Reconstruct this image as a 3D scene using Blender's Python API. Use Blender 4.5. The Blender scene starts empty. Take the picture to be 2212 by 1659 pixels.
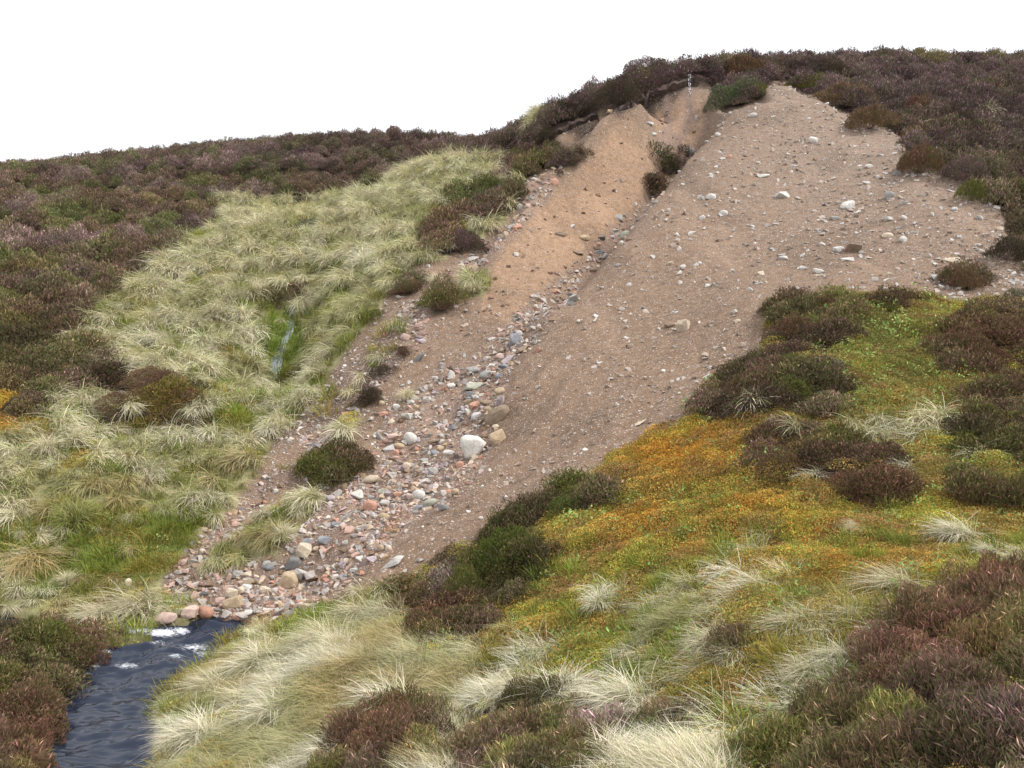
import bpy, bmesh, math, random
import numpy as np
from mathutils import Vector, Matrix, Euler

# ------------------------------------------------------------------ camera, sky, sun, exposure
scene = bpy.context.scene
EYE = 4.2                       # eye height above the burn's water
cam_data = bpy.data.cameras.new("camera")
cam = bpy.data.objects.new("camera", cam_data)
scene.collection.objects.link(cam)
cam.location = (0, 0, EYE)
cam.rotation_euler = (math.radians(90), 0, 0)
cam_data.sensor_width = 36.0
cam_data.lens = 36.0 * 3000 / 3648
cam_data.clip_start = 0.05
cam_data.clip_end = 2000
scene.camera = cam

SUN_EL, SUN_AZ = math.radians(48), math.radians(112)     # azimuth: 0 = straight ahead (+Y), clockwise
world = bpy.data.worlds.new("World")
scene.world = world
world.use_nodes = True
wn = world.node_tree
wn.nodes.clear()
w_out = wn.nodes.new("ShaderNodeOutputWorld")
w_bg = wn.nodes.new("ShaderNodeBackground")
w_sky = wn.nodes.new("ShaderNodeTexSky")
w_sky.sky_type = 'NISHITA'
w_sky.sun_disc = False
w_sky.sun_elevation = SUN_EL
w_sky.sun_rotation = SUN_AZ
w_sky.dust_density = 5.0
w_sky.air_density = 1.0
w_mix = wn.nodes.new("ShaderNodeMix")
w_mix.data_type = 'RGBA'
w_mix.inputs[0].default_value = 0.86                    # thick even cloud over the blue sky
w_mix.inputs[7].default_value = (12.5, 12.6, 13.1, 1)
wn.links.new(w_sky.outputs[0], w_mix.inputs[6])
wn.links.new(w_mix.outputs[2], w_bg.inputs[0])
w_bg.inputs[1].default_value = 0.060
wn.links.new(w_bg.outputs[0], w_out.inputs[0])

sun_data = bpy.data.lights.new("sun", 'SUN')
sun_data.energy = 1.5
sun_data.angle = math.radians(14)
sun_data.color = (1.0, 0.96, 0.9)
sun = bpy.data.objects.new("sun", sun_data)
scene.collection.objects.link(sun)
sd = Vector((math.sin(SUN_AZ) * math.cos(SUN_EL), math.cos(SUN_AZ) * math.cos(SUN_EL), math.sin(SUN_EL)))
sun.rotation_euler = sd.to_track_quat('Z', 'Y').to_euler()
sun.location = sd * 60

scene.view_settings.view_transform = 'Standard'
scene.view_settings.look = 'None'
scene.view_settings.gamma = 1.0
scene.view_settings.use_curve_mapping = False
scene.view_settings.exposure = 1.08
scene.render.engine = 'CYCLES'
scene.cycles.max_bounces = 4
scene.cycles.diffuse_bounces = 2
scene.cycles.glossy_bounces = 2
scene.cycles.transmission_bounces = 2
scene.cycles.transparent_max_bounces = 4
scene.cycles.caustics_reflective = False
scene.cycles.caustics_refractive = False

rng = np.random.default_rng(7)
random.seed(7)
C = scene.collection

# ------------------------------------------------------------------ helpers
F, CU, CV = 1819.0, 1106.0, 829.5

def W(u, v, Y):
    """sight line u, v at depth Y -> world point"""
    return ((u - CU) / F * Y, Y, EYE + (CV - v) / F * Y)

def proj(x, y, z):
    yy = np.maximum(y, 0.3)
    return CU + F * x / yy, CV - F * (z - EYE) / yy

def _hash(ix, iy, seed):
    h = (ix.astype(np.int64) * 374761393 + iy.astype(np.int64) * 668265263 + seed * 1442695041) & 0xFFFFFFFF
    h = ((h ^ (h >> 13)) * 1274126177) & 0xFFFFFFFF
    h = (h ^ (h >> 16)) & 0xFFFFFFFF
    return h / 4294967295.0

def vnoise(x, y, seed=0):
    ix, iy = np.floor(x), np.floor(y)
    fx, fy = x - ix, y - iy
    fx = fx * fx * (3 - 2 * fx); fy = fy * fy * (3 - 2 * fy)
    a = _hash(ix, iy, seed); b = _hash(ix + 1, iy, seed)
    c = _hash(ix, iy + 1, seed); d = _hash(ix + 1, iy + 1, seed)
    return (a * (1 - fx) + b * fx) * (1 - fy) + (c * (1 - fx) + d * fx) * fy

def fbm(x, y, seed=0, octaves=4):
    s = 0.0; amp = 0.5; f = 1.0; n = 0.0
    for o in range(octaves):
        s = s + amp * vnoise(x * f + 17.3 * o, y * f - 9.1 * o, seed + o)
        n += amp; amp *= 0.5; f *= 2.03
    return s / n

def sstep(a, b, x):
    t = np.clip((x - a) / (b - a), 0, 1)
    return t * t * (3 - 2 * t)

# ------------------------------------------------------------------ the lie of the land: survey points (sight line u, v and depth)
SURV = [
 # skyline of the far left hill and the ground behind it
 (-500,418,50),(-200,398,52),(0,380,55),(210,364,57),(440,342,59),(600,327,60),(790,309,61),(880,294,62),(1000,304,63),(1110,302,64),
 (1250,310,70),(-500,430,90),(0,410,95),(440,385,100),(880,355,100),(1250,335,95),(-500,560,250),(0,560,250),(880,520,250),(1300,480,250),
 # left hill
 (-400,600,32),(0,480,42),(0,600,33),(0,750,25),(200,450,46),(200,600,34),(200,720,28),(400,430,50),(400,520,39),(350,620,33.5),
 (600,400,53),(460,470,45),(600,460,46),(800,400,52),(900,345,56),
 # side valley
 (590,840,24.5),(610,750,27),(635,690,29),(650,600,32.5),(720,500,38),(800,430,44),(870,370,50),(1000,325,56),
 (400,700,28.5),(300,800,25),(450,800,25),(250,880,22.5),(500,900,22.5),(100,850,22.5),(100,950,19.5),(300,960,20.3),(540,950,21.2),
 (750,650,28.5),(700,780,25),(850,560,31),(950,480,34.5),(1050,400,38),(1120,340,41),(1160,300,42.5),(640,900,22),(560,1010,18.8),
 # skyline of the near hill and the ground behind it
 (1160,292,43),(1200,267,43.5),(1240,243,44),(1300,203,45),(1350,180,45.5),(1420,164,46),(1480,162,46),(1530,149,47),(1600,134,48.5),
 (1700,129,50),(1900,126,52),(2100,131,53),(2212,129,53),(2500,126,53),
 (1300,240,80),(1600,180,80),(1900,170,80),(2212,170,80),(2500,170,80),(1500,430,250),(1900,400,250),(2500,400,250),
 # edge of the scar
 (1190,297,41.5),(1330,242,42),(1400,214,42),(1480,187,42),(1540,192,41.5),(1600,182,41),
 # right-hand moor
 (1740,215,37.5),(1700,182,41),(1850,200,39),(1800,264,35),(1930,317,31.5),(2000,250,36),(2100,200,41),(2212,200,41),(2212,300,34.5),
 (1950,377,28.8),(2050,407,27),(2140,472,25),(2212,422,26.8),(2160,532,23.5),(2212,592,22),(2500,400,27),(2500,580,22),
 # scree
 (1900,310,32),(1900,500,25.5),(1900,620,21.2),(1620,215,38),(1700,300,34),(1700,450,28),(1700,600,22.6),(1550,500,26.5),(1550,650,21.5),
 (1550,800,17.8),(1400,600,24.2),(1400,750,19.8),(1400,900,16.5),(1250,750,20.8),(1250,900,17.5),(1250,1010,15.2),(1100,900,18.8),
 (1100,1000,16.6),(1000,1100,15.0),(1000,1030,16.6),(900,1180,14.0),
 (1590,228,37.5),(1480,350,33),(1390,440,30),(1290,535,27),(1180,665,23.2),(1120,780,20.8),(1090,860,19.3),
 # gully floor
 (1500,300,37.8),(1440,345,35.6),(1380,430,32.2),(1290,520,28.7),(1180,645,24.6),(1110,740,22.4),(1050,830,20.9),(1000,900,19.9),
 (950,970,18.9),(850,1060,17.2),(750,1130,16),(650,1200,15),(520,1280,14.6),(420,1330,14.5),
 (1480,260,40),(1420,260,40.3),(1500,220,41),(1390,250,40.5),
 # sandy spur
 (1355,242,39.5),(1290,320,36.8),(1220,390,34.3),(1150,470,31.2),(1080,550,28.4),(1040,620,26.3),(1300,400,34.5),(1200,500,30.5),
 (1120,600,27),(1050,700,24),
 # left gully and the margin
 (1250,330,38.5),(1190,390,36),(1150,430,34.2),(1080,500,31.3),(1000,570,28.7),(900,680,25.5),(850,770,23),(820,850,21.5),
 (1150,350,39),(1080,420,36),(980,500,32.5),(880,600,28.8),(800,700,25.8),(720,850,22.5),(640,960,20),(560,1060,18),(480,1140,16.6),
 (400,1220,15.5),(600,1100,17.2),(700,1050,17.8),(800,950,19.6),
 # low left
 (0,1050,17),(0,1200,15),(0,1310,14),(200,1050,17.3),(200,1200,15.6),(200,1320,14.4),(380,1060,17.6),(330,1200,15.6),(330,1320,14.3),
 (-400,1100,15),(-400,1300,13),
 # near bank
 (870,1260,13.2),(840,1330,11.8),(700,1330,12.5),(560,1360,12.8),(440,1450,11),(350,1540,9.7),(340,1659,8.4),(600,1500,9.6),
 (600,1659,7.8),(850,1500,9),(850,1659,7.2),(1000,1400,10),(1050,1550,8),(1050,1659,6.7),(1300,1300,10),(1300,1450,8),(1300,1600,6.6),
 (1500,1200,10.2),(1500,1400,7.6),(1500,1600,6),(1750,1150,9.8),(1750,1350,7.2),(1750,1550,5.6),(2000,1150,9.2),(2000,1300,7),
 (2000,1450,5.5),(2000,1620,4.6),(2212,1200,7.8),(2212,1400,5.4),(2212,1620,4.2),(2500,1620,4),
 # right-hand flank below the scree
 (930,1210,13.6),(1130,1110,13.8),(1300,1015,14.6),(1500,895,15.8),(1660,760,17.3),(1700,655,19.6),(1850,645,19.8),(2000,645,20),
 (2100,655,19.6),(2212,640,20),(1700,800,15.5),(1850,750,16.5),(2000,800,15),(2212,800,14.6),(1700,950,12.8),(1900,950,12.4),
 (2100,950,12),(2212,1000,11),(1400,1100,12.4),(1600,1080,11.6),(1200,1180,12),(1100,1280,11.3),(2500,900,12.5),(2500,1200,7.5),
 # far bank of the burn, by the frame's left edge
 (100,1420,11.8),(0,1400,12),(30,1600,9),(-300,1500,10.5),(-300,1659,8.5),(200,1385,13),
]
XYZ = [W(*p) for p in SURV]
# ground round the photographer
XYZ += [(0,0,EYE-1.65),(0,-6,EYE-1.5),(3,1,EYE-1.55),(6,2,EYE-1.3),(-2.2,3,EYE-2.7),(-1.2,5,EYE-2.75),(-4,3,EYE-3.9),(-4.2,-2,EYE-3.9),
        (-8,0,EYE-3.4),(-12,6,EYE-3.0),(8,-5,EYE-1.0),(-8,-6,EYE-3.4),(12,4,EYE-.9),(-2.4,-6,EYE-2.2)]
XYZ = np.array(XYZ)
C0 = 6.0
def warp(x, y):
    return np.stack([x / (y + C0 + 6), 0.8 * np.log(np.maximum(y + C0 + 6, .2))], -1)

def tps_fit(P, z, lam):
    d = np.linalg.norm(P[:, None] - P[None], axis=-1)
    K = np.where(d > 0, d * d * np.log(np.maximum(d, 1e-9)), 0)
    n = len(P)
    A = np.zeros((n + 3, n + 3))
    A[:n, :n] = K + lam * np.eye(n)
    A[:n, n] = 1; A[:n, n + 1:] = P
    A[n, :n] = 1; A[n + 1:, :n] = P.T
    return np.linalg.solve(A, np.concatenate([z, np.zeros(3)]))
TP = warp(XYZ[:, 0], XYZ[:, 1])
TC = tps_fit(TP, XYZ[:, 2], 2e-5)

def base_z(x, y):
    q = warp(x, y).astype(np.float32)
    out = np.empty(len(q))
    for i in range(0, len(q), 40000):
        qq = q[i:i + 40000]
        d2 = ((qq[:, None] - TP[None].astype(np.float32)) ** 2).sum(-1)
        K = .5 * d2 * np.log(np.maximum(d2, 1e-12))
        out[i:i + 40000] = K @ TC[:-3] + TC[-3] + qq @ TC[-2:]
    return out

# grid of the land, finer near the camera: a = x / (y + 6), s = log(y + 6)
NA, NS = 660, 560
A0, A1 = -0.80, 0.86
S0, S1 = math.log(1.0), math.log(260.0)
ga = np.linspace(A0, A1, NA)
# rows: dense where the picture is
sv = np.concatenate([np.linspace(S0, math.log(9.0), 40, endpoint=False),
                     np.linspace(math.log(9.0), math.log(62.0), 470, endpoint=False),
                     np.linspace(math.log(62.0), S1, 50)])
GS = sv
AA, SS = np.meshgrid(ga, GS)
GY = np.exp(SS) - 6.0
GX = AA * (GY + 6.0)
_ca = np.linspace(A0, A1, 221)
_cs = np.interp(np.linspace(0, NS - 1, 225), np.arange(NS), GS)
_AA, _SS = np.meshgrid(_ca, _cs)
_cy = np.exp(_SS) - 6.0
_cz = base_z((_AA * (_cy + 6.0)).ravel(), _cy.ravel()).reshape(_AA.shape)
def _cubic(arr, n, axis):
    arr = np.moveaxis(arr, axis, 0)
    t = np.linspace(0, arr.shape[0] - 1, n); i = np.clip(t.astype(int), 0, arr.shape[0] - 2); f = (t - i)[:, None]
    g = lambda k: arr[np.clip(i + k, 0, arr.shape[0] - 1)]
    p0, p1, p2, p3 = g(-1), g(0), g(1), g(2)
    r = p1 + .5 * f * (p2 - p0 + f * (2 * p0 - 5 * p1 + 4 * p2 - p3 + f * (3 * (p1 - p2) + p3 - p0)))
    return np.moveaxis(r, 0, axis)
GZ = _cubic(_cubic(_cz, NA, 1), NS, 0)

def lookup(arr, x, y):
    """bilinear lookup of a grid array at world x, y"""
    x = np.asarray(x, float); y = np.asarray(y, float)
    yy = np.maximum(y + 6.0, 1.001)
    fa = np.clip((x / yy - A0) / (A1 - A0) * (NA - 1), 0, NA - 1.001)
    fs = np.clip(np.interp(np.log(yy), GS, np.arange(NS)), 0, NS - 1.001)
    i = fs.astype(int); j = fa.astype(int)
    di = fs - i; dj = fa - j
    return ((arr[i, j] * (1 - dj) + arr[i, j + 1] * dj) * (1 - di) + (arr[i + 1, j] * (1 - dj) + arr[i + 1, j + 1] * dj) * di)

YS = np.exp(np.linspace(math.log(3.0), math.log(110.0), 1600))
def ground(u, v, Zg=None, zoff=0.0):
    """where the sight line u, v first meets the land"""
    Zg = GZ if Zg is None else Zg
    rx, rz = (u - CU) / F, (CV - v) / F
    h = lookup(Zg, rx * YS, YS) + zoff
    hit = np.nonzero(EYE + rz * YS < h)[0]
    k = hit[0] if len(hit) else np.argmin(EYE + rz * YS - h)
    Y = YS[k]
    return np.array([rx * Y, Y, float(lookup(Zg, rx * Y, Y))])

def polydist(px, py, pts):
    """distance and signed side (left of travel > 0) and position along a world polyline"""
    best = np.full(px.shape, 1e9); side = np.zeros(px.shape); along = np.zeros(px.shape)
    L = 0.0
    for (ax, ay), (bx, by) in zip(pts[:-1], pts[1:]):
        dx, dy = bx - ax, by - ay
        l = math.hypot(dx, dy) + 1e-9
        t = np.clip(((px - ax) * dx + (py - ay) * dy) / (l * l), 0, 1)
        ex, ey = px - (ax + t * dx), py - (ay + t * dy)
        d = np.hypot(ex, ey)
        m = d < best
        best = np.where(m, d, best)
        side = np.where(m, np.sign(dx * ey - dy * ex), side)
        along = np.where(m, L + t * l, along)
        L += l
    return best, side, along, L
# ------------------------------------------------------------------ what grows where: outlines over the land (sight lines), later ones win
R_STRAW, R_HEATH, R_MOSS, R_SCREE, R_FAN, R_GREEN, R_PEAT, R_WATER, R_SAND = range(9)
WATER_POLY = [(215,1352),(270,1347),(340,1349),(400,1347),(440,1338),(480,1338),(545,1340),(540,1372),(505,1388),(468,1420),(446,1450),(405,1480),(372,1494),
              (348,1520),(342,1550),(352,1580),(346,1620),(342,1660),(352,1900),(-40,1900),(60,1720),(76,1660),(96,1590),(118,1545),(140,1495),(168,1452),(196,1414),(222,1398),
              (300,1388),(338,1380),(300,1372),(215,1372)]
REG = [
 (R_STRAW, [(-700,0),(3000,0),(3000,2300),(-700,2300)]),
 # left hill heather
 (R_HEATH, [(-700,200),(1130,200),(1160,318),(1060,340),(1000,345),(900,356),(840,392),(800,412),(700,428),(620,438),(540,430),(470,430),(462,490),(400,512),(372,552),(300,602),
            (250,642),(200,692),(150,740),(210,764),(250,798),(150,850),(60,880),(-20,930),(-700,980)]),
 # near hill heather
 (R_HEATH, [(1150,320),(1180,260),(1280,120),(1500,60),(3000,40),(3000,720),(2212,605),(2158,530),(2140,470),(2050,402),(1950,372),(1930,312),(1800,268),(1740,222),(1690,190),
            (1620,182),(1540,188),(1490,178),(1400,208),(1330,238),(1240,262),(1190,292),(1165,325)]),
 # right-hand flank
 (R_MOSS, [(845,1280),(930,1205),(1130,1108),(1300,1010),(1500,885),(1660,740),(1700,640),(2000,640),(2212,648),(3000,700),(3000,1900),(2000,1560),(1500,1500),(1280,1450),(1060,1410),(900,1400)]),
 (R_MOSS, [(1050,1400),(1180,1390),(1330,1400),(1420,1360),(1600,1340),(1700,1320),(1880,1310),(2020,1260),(2212,1180),(2700,1150),(2700,1300),(2212,1270),(2050,1300),(1880,1400),
            (1860,1500),(1700,1570),(1560,1640),(1400,1560),(1280,1520),(1030,1520)]),
 (R_STRAW, [(1780,925),(1930,915),(2060,900),(2000,950),(1850,950)]),
 (R_HEATH, [(1655,730),(1668,690),(1700,652),(1790,632),(1860,652),(1990,650),(1960,680),(1850,720),(1800,770),(1700,775)]),
 (R_MOSS, [(1830,660),(1990,660),(1970,740),(1900,790),(1840,740)]),
 (R_HEATH, [(2025,730),(2090,690),(2212,670),(2800,640),(2800,840),(2212,800),(2080,815),(2020,790)]),
 (R_HEATH, [(1508,892),(1560,800),(1660,782),(1760,800),(1830,830),(1862,862),(1800,905),(1620,902),(1560,905)]),
 (R_HEATH, [(1625,950),(1700,920),(1820,945),(1900,975),(1975,1000),(1965,1085),(1870,1085),(1750,1040),(1630,1015)]),
 (R_HEATH, [(2040,930),(2130,850),(2212,840),(2800,840),(2800,1110),(2212,1100),(2090,1090),(2060,1030),(2080,960)]),
 (R_HEATH, [(850,1290),(930,1202),(1000,1178),(1080,1108),(1140,1108),(1172,1150),(1192,1200),(1125,1290),(1065,1320),(1035,1402),(930,1392),(850,1342)]),
 (R_HEATH, [(1130,1112),(1180,1062),(1280,1038),(1335,1078),(1250,1112),(1172,1122)]),
 (R_MOSS, [(1560,905),(1700,880),(1760,905),(1640,935)]),
 (R_MOSS, [(1840,870),(1960,830),(2070,860),(2000,905),(1870,910)]),
 (R_MOSS, [(2050,1010),(2140,980),(2212,1000),(2212,1040),(2100,1050)]),
 (R_STRAW, [(1020,1530),(1150,1495),(1330,1510),(1420,1540),(1380,1560),(1280,1530),(1150,1518)]),
 # foreground heather
 (R_HEATH, [(1850,1410),(1950,1350),(2035,1330),(2062,1292),(2212,1252),(2800,1200),(2800,2200),(1500,2200),(1590,1640),(1700,1575),(1850,1535),(1872,1500)]),
 (R_HEATH, [(985,1580),(1030,1530),(1150,1518),(1280,1530),(1400,1558),(1500,1560),(1480,1610),(1360,1640),(1320,1760),(1000,1760)]),
 (R_HEATH, [(715,1640),(770,1572),(850,1545),(940,1545),(960,1590),(905,1650),(900,1800),(690,1800)]),
 (R_HEATH, [(1540,1395),(1600,1380),(1600,1430),(1545,1430)]),
 (R_HEATH, [(-700,1310),(0,1322),(80,1332),(190,1362),(212,1392),(190,1450),(122,1500),(102,1560),(70,1660),(40,2200),(-700,2200)]),
 # bare ground
 (R_SCREE, [(350,1262),(362,1212),(430,1170),(480,1130),(522,1055),(560,1015),(598,950),(636,905),(676,858),(742,762),(792,698),(832,645),(888,578),(980,550),(1040,522),(1105,482),
            (1135,430),(1155,362),(1192,294),(1242,264),(1330,240),(1400,210),(1490,180),(1540,190),(1620,184),(1700,176),(1760,196),(1820,240),(1950,290),(1975,350),(2075,388),(2165,455),
            (2185,520),(2225,585),(2400,640),(2400,670),(2212,655),(2100,655),(2000,642),(1850,640),(1700,648),(1660,705),(1658,762),(1570,802),(1508,885),(1400,952),(1300,1012),(1272,1045),(1180,1070),
            (1130,1112),(1062,1160),(925,1232),(862,1275),(768,1295),(655,1335),(545,1345),(440,1340),(395,1312)]),
 (R_SAND, [(1355,240),(1415,320),(1420,350),(1385,430),(1290,520),(1180,640),(1120,690),(1040,690),(1040,640),(1080,555),(1150,470),(1225,390),(1290,320)]),
 (R_SAND, [(1400,245),(1470,205),(1540,215),(1500,330),(1440,330)]),
 # stony floors
 (R_FAN, [(1300,515),(1330,512),(1200,640),(1130,740),(1090,860),(1075,940),(1050,1000),(1000,1070),(900,1120),(860,1180),(760,1265),(655,1330),(440,1345),(350,1280),(380,1240),(470,1230),
          (600,1190),(690,1110),(720,1040),(800,980),(830,900),(900,850),(960,790),(1020,770),(1130,660),(1200,600)]),
 (R_FAN, [(350,1262),(362,1212),(430,1170),(540,1062),(600,1010),(660,1020),(560,1090),(470,1180),(420,1240),(390,1280)]),
 (R_FAN, [(1155,345),(1225,350),(1185,430),(1100,515),(1030,590),(960,590),(1045,515),(1105,455)]),
 (R_FAN, [(860,660),(910,640),(940,660),(910,750),(850,740)]),
 (R_FAN, [(1380,440),(1420,400),(1440,420),(1330,510),(1290,530)]),
 (R_FAN, [(640,945),(700,890),(770,790),(850,690),(905,640),(940,655),(890,745),(810,850),(750,930),(690,990)]),
 (R_FAN, [(1420,380),(1445,395),(1345,520),(1235,640),(1145,760),(1095,765),(1175,640),(1285,520),(1385,435)]),
 # vegetation islands on the bare margin
 (R_HEATH, [(940,470),(1000,420),(1090,395),(1128,405),(1120,440),(1060,478),(1000,490),(960,500)]),
 (R_HEATH, [(1070,350),(1130,310),(1190,292),(1220,330),(1252,335),(1245,365),(1190,365),(1110,400),(1080,385)]),
 (R_HEATH, [(905,520),(960,480),(1035,505),(1030,535),(990,550),(940,550)]),
 (R_HEATH, [(1420,345),(1450,325),(1478,335),(1470,370),(1425,378)]),
 (R_HEATH, [(1388,415),(1405,392),(1430,395),(1420,425),(1395,432)]),
 (R_HEATH, [(1535,195),(1560,170),(1640,185),(1665,210),(1610,228),(1565,235),(1540,215)]),
 (R_HEATH, [(1715,185),(1790,172),(1800,188),(1740,205)]),
 (R_HEATH, [(662,1030),(670,985),(730,985),(800,1000),(770,1030),(720,1055)]),
 (R_HEATH, [(765,870),(790,830),(820,840),(822,865),(790,882)]),
 (R_HEATH, [(840,640),(900,595),(920,600),(880,640)]),
 (R_HEATH, [(930,660),(975,650),(985,670),(940,680)]),
 (R_HEATH, [(2045,605),(2090,588),(2130,610),(2090,632)]),
 (R_STRAW, [(600,1110),(640,1070),(690,1060),(700,1095),(640,1150),(590,1200),(480,1230),(430,1235),(460,1190),(540,1150)]),
 (R_STRAW, [(1000,600),(1050,590),(1040,640),(990,640)]),
 (R_STRAW, [(715,940),(760,900),(790,905),(740,950)]),
 (R_PEAT, [(670,900),(720,840),(780,770),(850,700),(880,720),(820,800),(760,880),(700,930)]),
 (R_PEAT, [(560,1060),(620,1000),(650,1010),(610,1040),(570,1080)]),
 # banks of the side valley
 (R_HEATH, [(205,905),(260,885),(340,900),(430,910),(432,932),(330,935),(225,930)]),
 (R_HEATH, [(150,765),(210,800),(330,828),(430,845),(420,882),(320,876),(250,858),(150,845)]),
 (R_HEATH, [(100,800),(170,790),(190,830),(130,850)]),
 (R_HEATH, [(560,655),(600,630),(640,640),(630,665),(580,668)]),
 (R_MOSS, [(-200,850),(60,848),(120,885),(95,915),(40,945),(-200,960)]),
 (R_MOSS, [(140,1000),(180,950),(205,960),(190,1010),(150,1020)]),
 (R_HEATH, [(30,880),(95,885),(90,905),(45,910)]),
 (R_GREEN, [(570,700),(615,672),(660,690),(668,740),(640,790),(615,848),(560,848),(552,780)]),
 (R_GREEN, [(470,880),(560,840),(590,880),(560,930),(450,940)]),
 (R_GREEN, [(0,1130),(120,1120),(330,1100),(420,1130),(400,1200),(330,1260),(150,1250),(0,1200)]),
 (R_GREEN, [(560,1380),(640,1345),(800,1290),(840,1290),(780,1340),(640,1400)]),
 (R_GREEN, [(210,1375),(330,1378),(320,1398),(220,1400)]),
 (R_WATER, WATER_POLY),
]
RU0, RV0, RST = -700, 0, 4
RW, RH = 3700 // RST, 2300 // RST
ru, rv = np.meshgrid(RU0 + RST * (np.arange(RW) + .5), RV0 + RST * (np.arange(RH) + .5))
def inpoly(u, v, poly):
    ins = np.zeros(u.shape, bool)
    n = len(poly)
    for i in range(n):
        (x1, y1), (x2, y2) = poly[i], poly[(i + 1) % n]
        if y1 == y2: continue
        c = ((y1 > v) != (y2 > v)) & (u < (x2 - x1) * (v - y1) / (y2 - y1) + x1)
        ins ^= c
    return ins
RMAP = np.zeros((RH, RW), np.int8)
_w = np.clip((rv - 150) / 1400, .25, 1) * 16
jru = ru + (fbm(ru / 34, rv / 28, 3, 3) - .5) * 3.2 * _w
jrv = rv + (fbm(ru / 34, rv / 28, 9, 3) - .5) * 2.4 * _w
for cls, poly in REG:
    p = np.array(poly)
    j0 = max(0, int((p[:, 0].min() - 60 - RU0) / RST)); j1 = int((p[:, 0].max() + 60 - RU0) / RST)
    i0 = max(0, int((p[:, 1].min() - 60 - RV0) / RST)); i1 = int((p[:, 1].max() + 60 - RV0) / RST)
    uu, vv = (ru, rv) if cls == R_WATER else (jru, jrv)
    RMAP[i0:i1, j0:j1][inpoly(uu[i0:i1, j0:j1], vv[i0:i1, j0:j1], poly)] = cls
def region(u, v):
    i = np.clip(((v - RV0) / RST).astype(int), 0, RH - 1)
    j = np.clip(((u - RU0) / RST).astype(int), 0, RW - 1)
    return RMAP[i, j]
def blur(m, n):
    m = m.astype(np.float32)
    for _ in range(2):
        k = np.ones(2 * n + 1) / (2 * n + 1)
        c = np.cumsum(np.pad(m, ((0, 0), (n + 1, n)), mode='edge'), 1); m = (c[:, 2*n+1:] - c[:, :-2*n-1]) / (2*n+1)
        c = np.cumsum(np.pad(m, ((n + 1, n), (0, 0)), mode='edge'), 0); m = (c[2*n+1:] - c[:-2*n-1]) / (2*n+1)
    return m
def soft(mask_img, u, v):
    fi = np.clip((v - RV0) / RST - .5, 0, RH - 1.001); fj = np.clip((u - RU0) / RST - .5, 0, RW - 1.001)
    i = fi.astype(int); j = fj.astype(int); di = fi - i; dj = fj - j
    return (mask_img[i, j]*(1-dj)+mask_img[i, j+1]*dj)*(1-di)+(mask_img[i+1, j]*(1-dj)+mask_img[i+1, j+1]*dj)*di
SOFT = {c: blur(RMAP == c, 1) for c in range(9)}

# ------------------------------------------------------------------ banks, steps and channels cut into the land
def world_line(pts):
    return [tuple(ground(u, v)[:2]) for u, v in pts]
def step(pts, h, w, decay, sgn=1):
    """a small cliff along a line: the land rises by h across it, easing off uphill"""
    global GZ
    L = world_line(pts)
    d, side, al, tot = polydist(GX, GY, L)
    s = d * side * sgn
    ends = sstep(0, .12 * tot, al) * sstep(0, .12 * tot, tot - al)
    GZ = GZ + h * sstep(-w, w, s) * np.exp(-np.maximum(s, 0) / decay) * ends
# scar headwall under the heather edge, peat banks of the side valley, scarp of the left margin
step([(1170,310),(1195,292),(1250,262),(1330,240),(1400,210),(1450,193),(1490,180),(1545,190)], .9, .22, 3.0)
step([(200,918),(290,928),(380,932),(450,940),(540,948)], .55, .12, 1.4)
step([(150,830),(260,862),(340,880),(420,878)], .35, .15, 1.2)
step([(560,840),(600,836),(640,800)], .4, .15, 1.0)
step([(640,640),(600,655),(560,640)], .3, .15, 1.0)
step([(560,505),(640,500),(700,480)], .3, .2, 1.2)

# the two gullies are cut a little deeper than the slope between them
def channel(pts, depth, width):
    global GZ
    d, side, al, tot = polydist(GX, GY, [W(*p)[:2] for p in pts])
    ends = sstep(0, .1 * tot, al) * sstep(0, .3 * tot, tot - al)
    GZ = GZ - depth * np.exp(-(d / width) ** 2) * ends
channel([(1500,225,41),(1500,300,37.8),(1440,345,35.6),(1380,430,32.2),(1290,520,28.7),(1180,645,24.6),(1110,740,22.4)], 1.45, .8)
channel([(1250,320,39),(1190,390,36),(1150,430,34.2),(1080,500,31.3),(1000,570,28.7),(900,680,25.5)], .75, .7)
channel([(1215,312,41.0),(1270,285,41.0),(1330,262,41.2),(1395,246,41.3),(1440,240,41.2),(1500,228,41.2)], 1.0, .75)
channel([(640,600,32),(635,670,29.6),(625,715,28.2),(610,760,26.6),(598,800,25.4),(585,850,24.2),(560,900,22.8)], 1.15, 1.2)
# the sandy spur stands proud between them
d, side, al, tot = polydist(GX, GY, [W(*p)[:2] for p in [(1358,240,39.6),(1295,318,36.8),(1225,388,34.3),(1155,468,31.2),(1085,548,28.4),(1048,640,26)]])
GZ = GZ + (1.25 - .65 * al / tot) * np.exp(-(d / .85) ** 1.4) * sstep(0, .3 * tot, tot - al)
# undulation
pu, pv = proj(GX, GY, GZ)
bare = np.zeros(GX.shape)
for c in (R_SCREE, R_SAND, R_FAN): bare += soft(SOFT[c], pu.ravel(), pv.ravel()).reshape(GX.shape)
bare = np.where(GY > 8, bare, 0)
heathm = soft(SOFT[R_HEATH], pu.ravel(), pv.ravel()).reshape(GX.shape)
dist = np.hypot(GX, GY)
hum = (fbm(GX / 1.1, GY / 1.1, 21, 4) - .5)
big = (fbm(GX / 4.5, GY / 4.5, 31, 3) - .5)
GZ += (1 - bare) * (.34 * hum + .35 * big * sstep(10, 25, dist)) 
GZ -= heathm * .50 * sstep(25, 42, dist)
GZ += heathm * (.25 * (fbm(GX / 2.2, GY / 2.2, 41, 3) - .5)) * sstep(15, 40, dist)
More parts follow.
